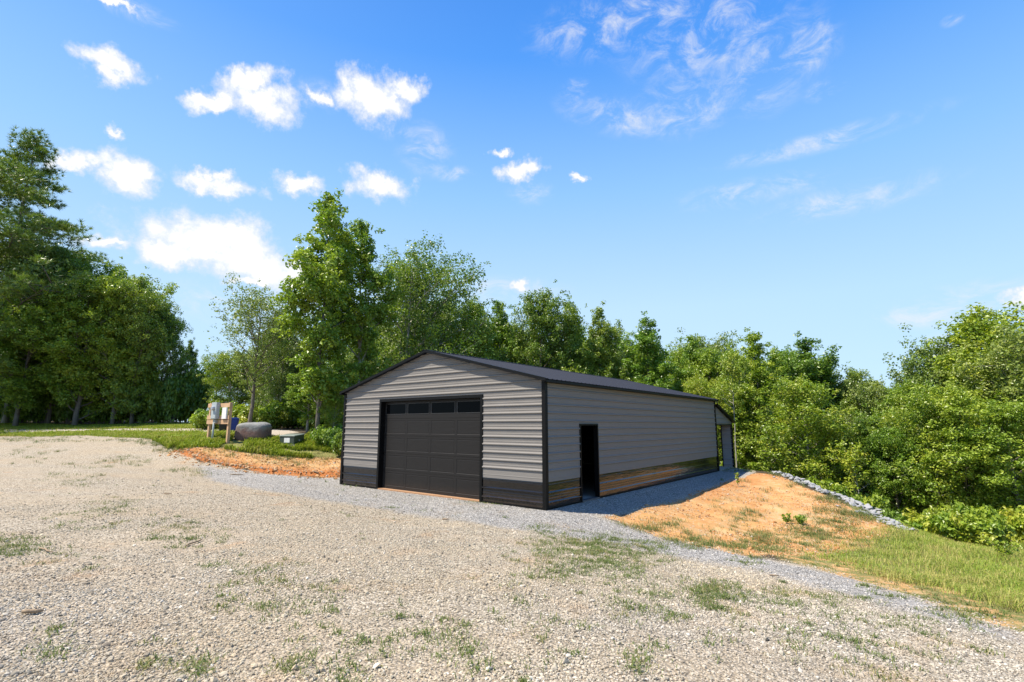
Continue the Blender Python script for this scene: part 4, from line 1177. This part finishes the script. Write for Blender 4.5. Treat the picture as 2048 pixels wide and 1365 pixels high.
def rand_rot(rng, n):
    qn = rng.normal(size=(n, 4)); qn /= np.linalg.norm(qn, axis=1)[:, None]
    w_, x, y, z = qn.T
    return np.stack([np.stack([1 - 2 * (y * y + z * z), 2 * (x * y - z * w_), 2 * (x * z + y * w_)], -1),
                     np.stack([2 * (x * y + z * w_), 1 - 2 * (x * x + z * z), 2 * (y * z - x * w_)], -1),
                     np.stack([2 * (x * z - y * w_), 2 * (y * z + x * w_), 1 - 2 * (x * x + y * y)], -1)], 1)
def stones(rng, xy, size, sink=.25):
    n = len(xy)
    z = ground_z(xy[:, 0], xy[:, 1])
    sh_ = 1 + rng.normal(size=(n, 12, 1)) * .16
    v = ICO[None] * sh_ * np.stack([np.ones(n), .65 + .35 * rng.random(n), .45 + .4 * rng.random(n)], 1)[:, None, :]
    v = np.einsum('nij,nkj->nki', rand_rot(rng, n), v)
    v[:, :, 2] *= .8
    v = v * (size * .5)[:, None, None]
    v += np.c_[xy, z + size * sink * .6][:, None, :]
    f = (np.arange(n)[:, None, None] * 12 + ICF[None]).reshape(-1, 3)
    return v.reshape(-1, 3), f
NS = 250000
u = rng.random(NS * 2)
r_ = 2.6 + (24.0 - 2.6) * u ** 1.45
ang = rng.uniform(-1.0, 1.0, NS * 2)
xy = np.c_[np.sin(ang) * r_, np.cos(ang) * r_]
ok = (sdist(P_DRIVE, xy[:, 0], xy[:, 1]) > -.1 - .3 * rng.random(len(xy)))
# thinner where the fines have been packed down
bare = fbm(xy[:, 0], xy[:, 1], .42, 61, 4)
ok &= rng.random(len(xy)) < np.clip((24.0 - r_) / 13.0, 0, 1)
ok &= rng.random(len(xy)) < np.clip(1.25 - 2.4 * np.clip(bare - .50, 0, 1) * 2.2, .25, 1)
lx = (xy[:, 0] - C0[0]) * DX[0] + (xy[:, 1] - C0[1]) * DX[1]; ly = (xy[:, 0] - C0[0]) * DY[0] + (xy[:, 1] - C0[1]) * DY[1]
ok &= ~((lx < .05) & (lx > -FW - .05) & (ly > -.05) & (ly < LT))
xy = xy[ok][:NS]
frs = soft(sdist(P_FRESH, xy[:, 0], xy[:, 1]) + (fbm(xy[:, 0], xy[:, 1], 1.2, 62) - .5) * 1.2, .9)
frs = np.maximum(frs, .42 * np.clip((fbm(xy[:, 0] * .8, xy[:, 1], .22, 51, 3) - .47) * 5, 0, 1) * np.clip((13 - np.hypot(xy[:, 0], xy[:, 1])) / 5, 0, 1))
siz = np.exp(rng.normal(size=len(xy)) * .38) * (.0185 - .0005 * frs)
siz = np.where(rng.random(len(xy)) < .012, siz * 2.0, siz)
siz = np.clip(siz, .009, .075)
v, f = stones(rng, xy, siz)
tag(mesh_np('gravel', v, f, M['stone'], attrs={'fresh': np.repeat(frs, 12)}), None, None, kind='stuff')

# clods of clay and loose stones on the mound and the bank (uncountable)
m, k, p = mat_new('clay_clod')
g = k.new('ShaderNodeNewGeometry')
c = k.ramp(g.outputs['Random Per Island'], [(0.0, (.30, .125, .045)), (.35, (.43, .22, .09)), (.7, (.50, .32, .165)), (.9, (.46, .36, .25)), (1.0, (.42, .37, .31))])
setp(k, p, Base_Color=c, Roughness=.95); p.inputs['Specular IOR Level'].default_value = .15
q1 = sample_poly(rng, P_MOUND, 17000); q1 = q1[fbm(q1[:, 0], q1[:, 1], .8, 71) > .43]
q2 = sample_poly(rng, P_BANK, 6000)
q3 = P_BANKLINE[0] * 0 + np.vstack([P_BANKLINE[i] + (P_BANKLINE[i + 1] - P_BANKLINE[i]) * rng.random((160, 1)) for i in range(4)]) + rng.normal(size=(640, 2)) * .16
q = np.vstack([q1, q2, q3])
sz = np.exp(rng.normal(size=len(q)) * .55) * np.r_[np.full(len(q1), .024), np.full(len(q2), .027), np.full(len(q3), .055)]
v, f = stones(rng, q, np.clip(sz, .01, .22), .1)
tag(mesh_np('clay_clods', v, f, m), None, None, kind='stuff')

# ------------------------------------------------------------------ riprap stones, each one a thing
M['riprap'] = simple('riprap_stone', (.29, .29, .295), .85, .3, 5.0, bstr=.6, bscale=18)
rp = []
for s_ in range(6):
    n = 30
    v, f = stones(rng, np.zeros((1, 2)), np.array([1.0]), 0)
    v = v - v.mean(0)
    o = mesh_np('riprap_stone', v, f, M['riprap'])
    md = o.modifiers.new('bevel', 'BEVEL'); md.width = .04; md.segments = 1
    rp.append(o)
RL = np.array([(12.95, 25.0), (13.2, 23), (13.45, 21), (13.2, 19), (12.85, 16.9)])
RIP_N = 295
for i in range(RIP_N):
    t = (i + rng.random()) / RIP_N * (len(RL) - 1); a = min(int(t), len(RL) - 2)
    c_ = RL[a] * (1 - t + a) + RL[a + 1] * (t - a)
    d_ = RL[a + 1] - RL[a]; nrm_ = np.array([d_[1], -d_[0]]) / np.linalg.norm(d_)
    if nrm_[0] < 0: nrm_ = -nrm_
    off = rng.normal() * .22 - .10 - (abs(rng.normal()) * .45 if rng.random() < .18 else 0)
    zc = float(ground_z(*(c_ - nrm_ * .30))[0])
    c_ = c_ + nrm_ * off
    s_ = float(np.clip(np.exp(rng.normal() * .45) * .165, .07, .38))
    z = max(float(ground_z(c_[0], c_[1])[0]), zc - .3 * max(0, off + .1)) + .02
    src = rp[i % 6]
    if i < 6: o = src
    else: o = src.copy(); COL.objects.link(o)
    o.location = (c_[0], c_[1], z + s_ * .06); o.scale = (s_ * 1.15, s_ * rng.uniform(.6, 1), s_ * rng.uniform(.4, .7)); o.rotation_euler = (rng.normal() * .35, rng.normal() * .35, rng.uniform(0, 6.28))
    tag(o, 'pale grey broken stone in the line of riprap down the clay slope', 'stone', 'riprap stones')

# ------------------------------------------------------------------ meter stand
M['lumber'] = simple('treated_lumber', (.52, .33, .19), .8, .22, 5.0, bstr=.3)
M['greybox'] = simple('grey_enamel', (.36, .41, .42), .45, .08)
M['whitebox'] = simple('white_enamel', (.74, .72, .70), .5, .06)
pl = gp(417, 879); pr_ = gp(455, 887)
mid_ = (pl + pr_) / 2; dv = pr_ - pl; hw = np.hypot(dv[0], dv[1]) / 2
za, zb_ = float(ground_z(pl[0], pl[1])[0]), float(ground_z(pr_[0], pr_[1])[0])
zm = min(za, zb_)
MS = thing('meter_stand', 'wooden post stand carrying grey electric meter box, left of the boulder', 'meter stand', (mid_[0], mid_[1], zm), math.atan2(dv[1], dv[0]))
topz = H_CAM + (850 - 806) / 1024 * mid_[1] - zm
for s_ in (-1, 1):
    mb = MB(); mb.box(s_ * hw - .058, s_ * hw + .058, -.07, .058, -.3, topz); mb.build('post', M['lumber'], MS, bevel=.006)
for z0 in (topz - .22, topz - .80, topz - 1.02):
    mb = MB(); mb.box(-hw - .11, hw + .10, -.115, -.072, z0, z0 + .19); mb.build('board', M['lumber'], MS, bevel=.004)
bx = -.08
mb = MB(); mb.box(bx - .20, bx + .20, -.30, -.117, topz - .78, topz + .01); mbx = mb.build('meter_box', M['greybox'], MS, bevel=.012)
mb = MB(); mb.tube([(bx, -.30, topz - .26), (bx, -.36, topz - .26), (bx, -.41, topz - .26)], [.11, .105, .085], 18); mb.build('meter_socket', M['steel'], mbx, smooth=False)
mb = MB(); mb.box(bx - .17, bx + .17, -.312, -.301, topz - .75, topz - .45); mb.build('cover', M['greybox'], mbx, bevel=.004)
mb = MB(); mb.tube([(bx - .05, -.2, topz - .78), (bx - .05, -.2, .55), (bx - .08, -.2, -.1)], .045, 10); mb.tube([(bx - .08, -.2, -.05), (bx - .08, -.2, .12)], .075, 10); mb.build('conduit', M['greybox'], MS, smooth=True)
mb = MB(); mb.box(bx - .06, bx + .12, -.24, -.117, topz - .98, topz - .80); mb.build('breaker_box', simple('weathered_grey_box', (.28, .29, .28), .6), MS, bevel=.006)
mb = MB(); mb.box(hw - .36, hw - .02, -.19, -.117, topz - .78, topz - .24); mb.build('panel_box', M['whitebox'], MS, bevel=.01)

# ------------------------------------------------------------------ boulder
m, k, p = mat_new('boulder_stone')
tc = k.new('ShaderNodeTexCoord'); sp_ = k.new('ShaderNodeSeparateXYZ', inp={0: tc.outputs['Object']})
n = k.noise(tc.outputs['Object'], 5.5, 8, .7); n2 = k.noise(tc.outputs['Object'], 1.7, 5, .6)
z = k.math('ADD', sp_.outputs[2], k.math('MULTIPLY', k.math('SUBTRACT', n2.outputs[0], .5), .7))
c = k.mix(k.smooth(z, .45, .75), k.mix(n.outputs[0], (.085, .045, .035), (.22, .135, .115)), k.mix(n.outputs[0], (.12, .125, .125), (.29, .29, .28)))
setp(k, p, Base_Color=c, Roughness=.85)
bump(k, p, n.outputs[0], .7, .06)
bp = gp(510, 879); by = bp[1] + .15; bxw = (508 - 1024) / 1024 * by
bz = float(ground_z(bxw, by)[0])
nu, nv_ = 40, 22
vv = []
for j in range(nv_ + 1):
    ph = math.pi * j / nv_ - math.pi / 2
    for i in range(nu):
        th = 2 * math.pi * i / nu
        sgn = lambda t, e: math.copysign(abs(t) ** e, t)
        x = sgn(math.cos(ph), .42) * sgn(math.cos(th), .5); y = sgn(math.cos(ph), .42) * sgn(math.sin(th), .5); z_ = sgn(math.sin(ph), .5)
        d_ = mnoise.fractal(Vector((x * 1.6 + 3, y * 1.6, z_ * 1.6)), 1.0, 2.0, 4)
        s_ = 1 + .06 * d_
        vv.append((x * .90 * s_ * (1.0 + .04 * (-z_)), y * .62 * s_, (z_ * .5 * s_ + .45 + .015 * math.sin(x * 3))))
ff = [(j * nu + i, j * nu + (i + 1) % nu, (j + 1) * nu + (i + 1) % nu, (j + 1) * nu + i) for j in range(nv_) for i in range(nu)]
bo = mesh_np('boulder', vv, np.array(ff), m, smooth=True)
bo.location = (bxw, by, bz - .10); bo.scale = (.86, .9, .93)
tag(bo, 'big rounded grey boulder with reddish lower half, right of the blue cart', 'boulder')

# ------------------------------------------------------------------ wheeled carts
def cart(px, Y, colr, label, nm):
    x = (px - 1024) / 1024 * Y; zb = float(ground_z(x, Y)[0])
    t = thing('trash_cart', label, 'trash cart', (x, Y, zb), R(20), 'wheeled carts by the boulder')
    mt = simple(nm, colr, .45, .08)
    b0, b1 = .21, .29
    mb = MB()
    mb.add([(-b0, -b0, .06), (b0, -b0, .06), (b0, b0, .06), (-b0, b0, .06), (-b1, -b1, .92), (b1, -b1, .92), (b1, b1, .92), (-b1, b1, .92)],
           [(0, 3, 2, 1), (0, 1, 5, 4), (1, 2, 6, 5), (2, 3, 7, 6), (3, 0, 4, 7), (4, 5, 6, 7)])
    mb.build('bin_body', mt, t, bevel=.03)
    mb = MB(); mb.box(-b1 - .02, b1 + .02, -b1 - .03, b1 + .03, .922, .965); mb.box(-b1 + .04, b1 - .04, -b1 + .03, b1 - .03, .9651, .995); mb.build('lid', mt, t, bevel=.015)
    mb = MB(); mb.tube([(-.2, .33, .93), (-.2, .40, .95), (.2, .40, .95), (.2, .33, .93)], .016, 8); mb.build('handle', mt, t)
    for s_ in (-1, 1):
        mb = MB(); mb.tube([(s_ * .24, .22, .11), (s_ * .30, .22, .11)], .11, 14); mb.build('wheel', M['seal'], t)
    t.scale = (.88, .88, .84)
    return t
cart(465.5, 26.6, (.012, .045, .28), 'bright blue wheeled trash cart standing between the meter stand and the boulder', 'blue_plastic')
cart(449, 26.9, (.02, .02, .022), 'black wheeled cart half hidden behind the right post of the meter stand', 'black_plastic')

# ------------------------------------------------------------------ transformer box
tp_ = gp(590, 891); ty = tp_[1] + .2; tx = (586 - 1024) / 1024 * ty
tz = float(ground_z(tx, ty)[0])
tz -= .06
T = thing('transformer_box', 'low dark green utility transformer box with white sticker, in the weeds right of the boulder', 'transformer box', (tx, ty, tz), R(-12))
M['tgreen'] = simple('green_enamel', (.045, .062, .045), .4, .1)
mb = MB()
a = [(-.40, -.40, 0), (.40, -.40, 0), (.40, .40, 0), (-.40, .40, 0), (-.40, -.40, .42), (.40, -.40, .42), (.40, .40, .50), (-.40, .40, .50)]
mb.add(a, [(0, 3, 2, 1), (0, 1, 5, 4), (1, 2, 6, 5), (2, 3, 7, 6), (3, 0, 4, 7), (4, 5, 6, 7)])
mb.build('cabinet', M['tgreen'], T, bevel=.03)
mb = MB(); mb.add([(-.43, -.43, .405), (.43, -.43, .405), (.43, .43, .485), (-.43, .43, .485), (-.42, -.42, .455), (.42, -.42, .455), (.42, .42, .535), (-.42, .42, .535)],
                 [(0, 3, 2, 1), (0, 1, 5, 4), (1, 2, 6, 5), (2, 3, 7, 6), (3, 0, 4, 7), (4, 5, 6, 7)])
mb.build('hood', simple('green_enamel_pale', (.17, .20, .17), .45), T, bevel=.02)  # hood in a paler green than the cabinet
mb = MB(); mb.box(-.14, .16, -.406, -.401, .12, .34); mb.build('sticker', M['whitebox'], T)
mb = MB(); mb.tube([(.402, -.02, .22), (.43, -.02, .22)], .045, 12); mb.build('lock', M['steel'], T)
mb = MB(); mb.box(-.5, .5, -.5, .5, -.2, .02); mb.build('pad', M['concrete'], T)

# ------------------------------------------------------------------ sticks and small weeds
M['stick'] = bark('dead_wood', (.12, .085, .055), (.46, .34, .22))
STK = [((372, 1094), (404, 1082), .016, 'short dark stick on the gravel beside the grass patch at left'), ((42, 1232), (86, 1228), .022, 'pale broken stick lying in the gravel near the left edge'),
       ((78, 1098), (106, 1106), .014, 'thin pale stick beside the grass patch at the left edge'), ((328, 990), (342, 990), .018, 'small dark stick on the gravel in the middle of the drive'),
       ((460, 951), (486, 952), .02, 'long thin stick at the foot of the clay bank'), ((1540, 1154), (1558, 1156), .013, 'small reddish stick on the gravel below the clay mound'),
       ((626, 952), (638, 953), .03, 'dark wood scrap on the gravel by the left corner of the garage'), ((885, 1041), (897, 1041), .02, 'dark twig on the gravel in front of the garage door')]
for a, b, r0, lab in STK:
    A = gp(*a); B = gp(*b)
    A[2] = float(ground_z(A[0], A[1])[0]) + r0 + .015; B[2] = float(ground_z(B[0], B[1])[0]) + r0 + .015
    A, B = Vector(A), Vector(B); mb = MB()
    nrm = Vector((-(B - A).y, (B - A).x, 0)) * .06
    mb.tube([A, A.lerp(B, .3) + nrm, A.lerp(B, .65) - nrm * .4, B], [r0 * .8, r0, r0 * .9, r0 * .5], 7)
    tag(mb.build('stick', M['stick'], smooth=True), lab, 'stick', 'sticks on the gravel')
def weed(px, py, h, n, spread, lab, seed, lm='leaf_mid'):
    g0 = gp(px, py); z = float(ground_z(g0[0], g0[1])[0])
    t = thing('weed', lab, 'weed', (g0[0], g0[1], z), 0, 'weeds on the clay mound')
    rg = np.random.default_rng(seed); st = MB(); cen = []
    for i in range(n):
        a = rg.random() * 6.28; s_ = spread * (.3 + .7 * rg.random())
        e = (math.cos(a) * s_, math.sin(a) * s_, h * (.6 + .4 * rg.random()))
        st.tube([(0, 0, -.03), (e[0] * .4, e[1] * .4, e[2] * .6), e], [.008, .006, .003], 4, cap=False)
        for q_ in (.4, .7, 1.0): cen.append((e[0] * q_, e[1] * q_, e[2] * q_))
    cen = np.array(cen)
    v, f, tone = leaf_quads(rg, cen, np.full(len(cen), 9), .06 + .02 * h, .07, .7, .4)
    st.build('stem', M['bark'], t); mesh_np('foliage', v, f, M[lm], t, attrs={'tone': tone})
weed(1574, 1048, .36, 5, .12, 'thin tall weed with yellowish leaves on the clay mound', 1, 'leaf_yellow')
weed(1603, 1050, .27, 12, .19, 'dense low green weed on the clay mound beside the thin tall one', 2)
weed(1476, 972, .6, 4, .10, 'spindly weed near the top of the clay mound by the garage shadow', 3, 'leaf_yellow')
weed(2010, 1115, .5, 12, .35, 'tall leafy weed standing in the long grass at the right edge', 5)
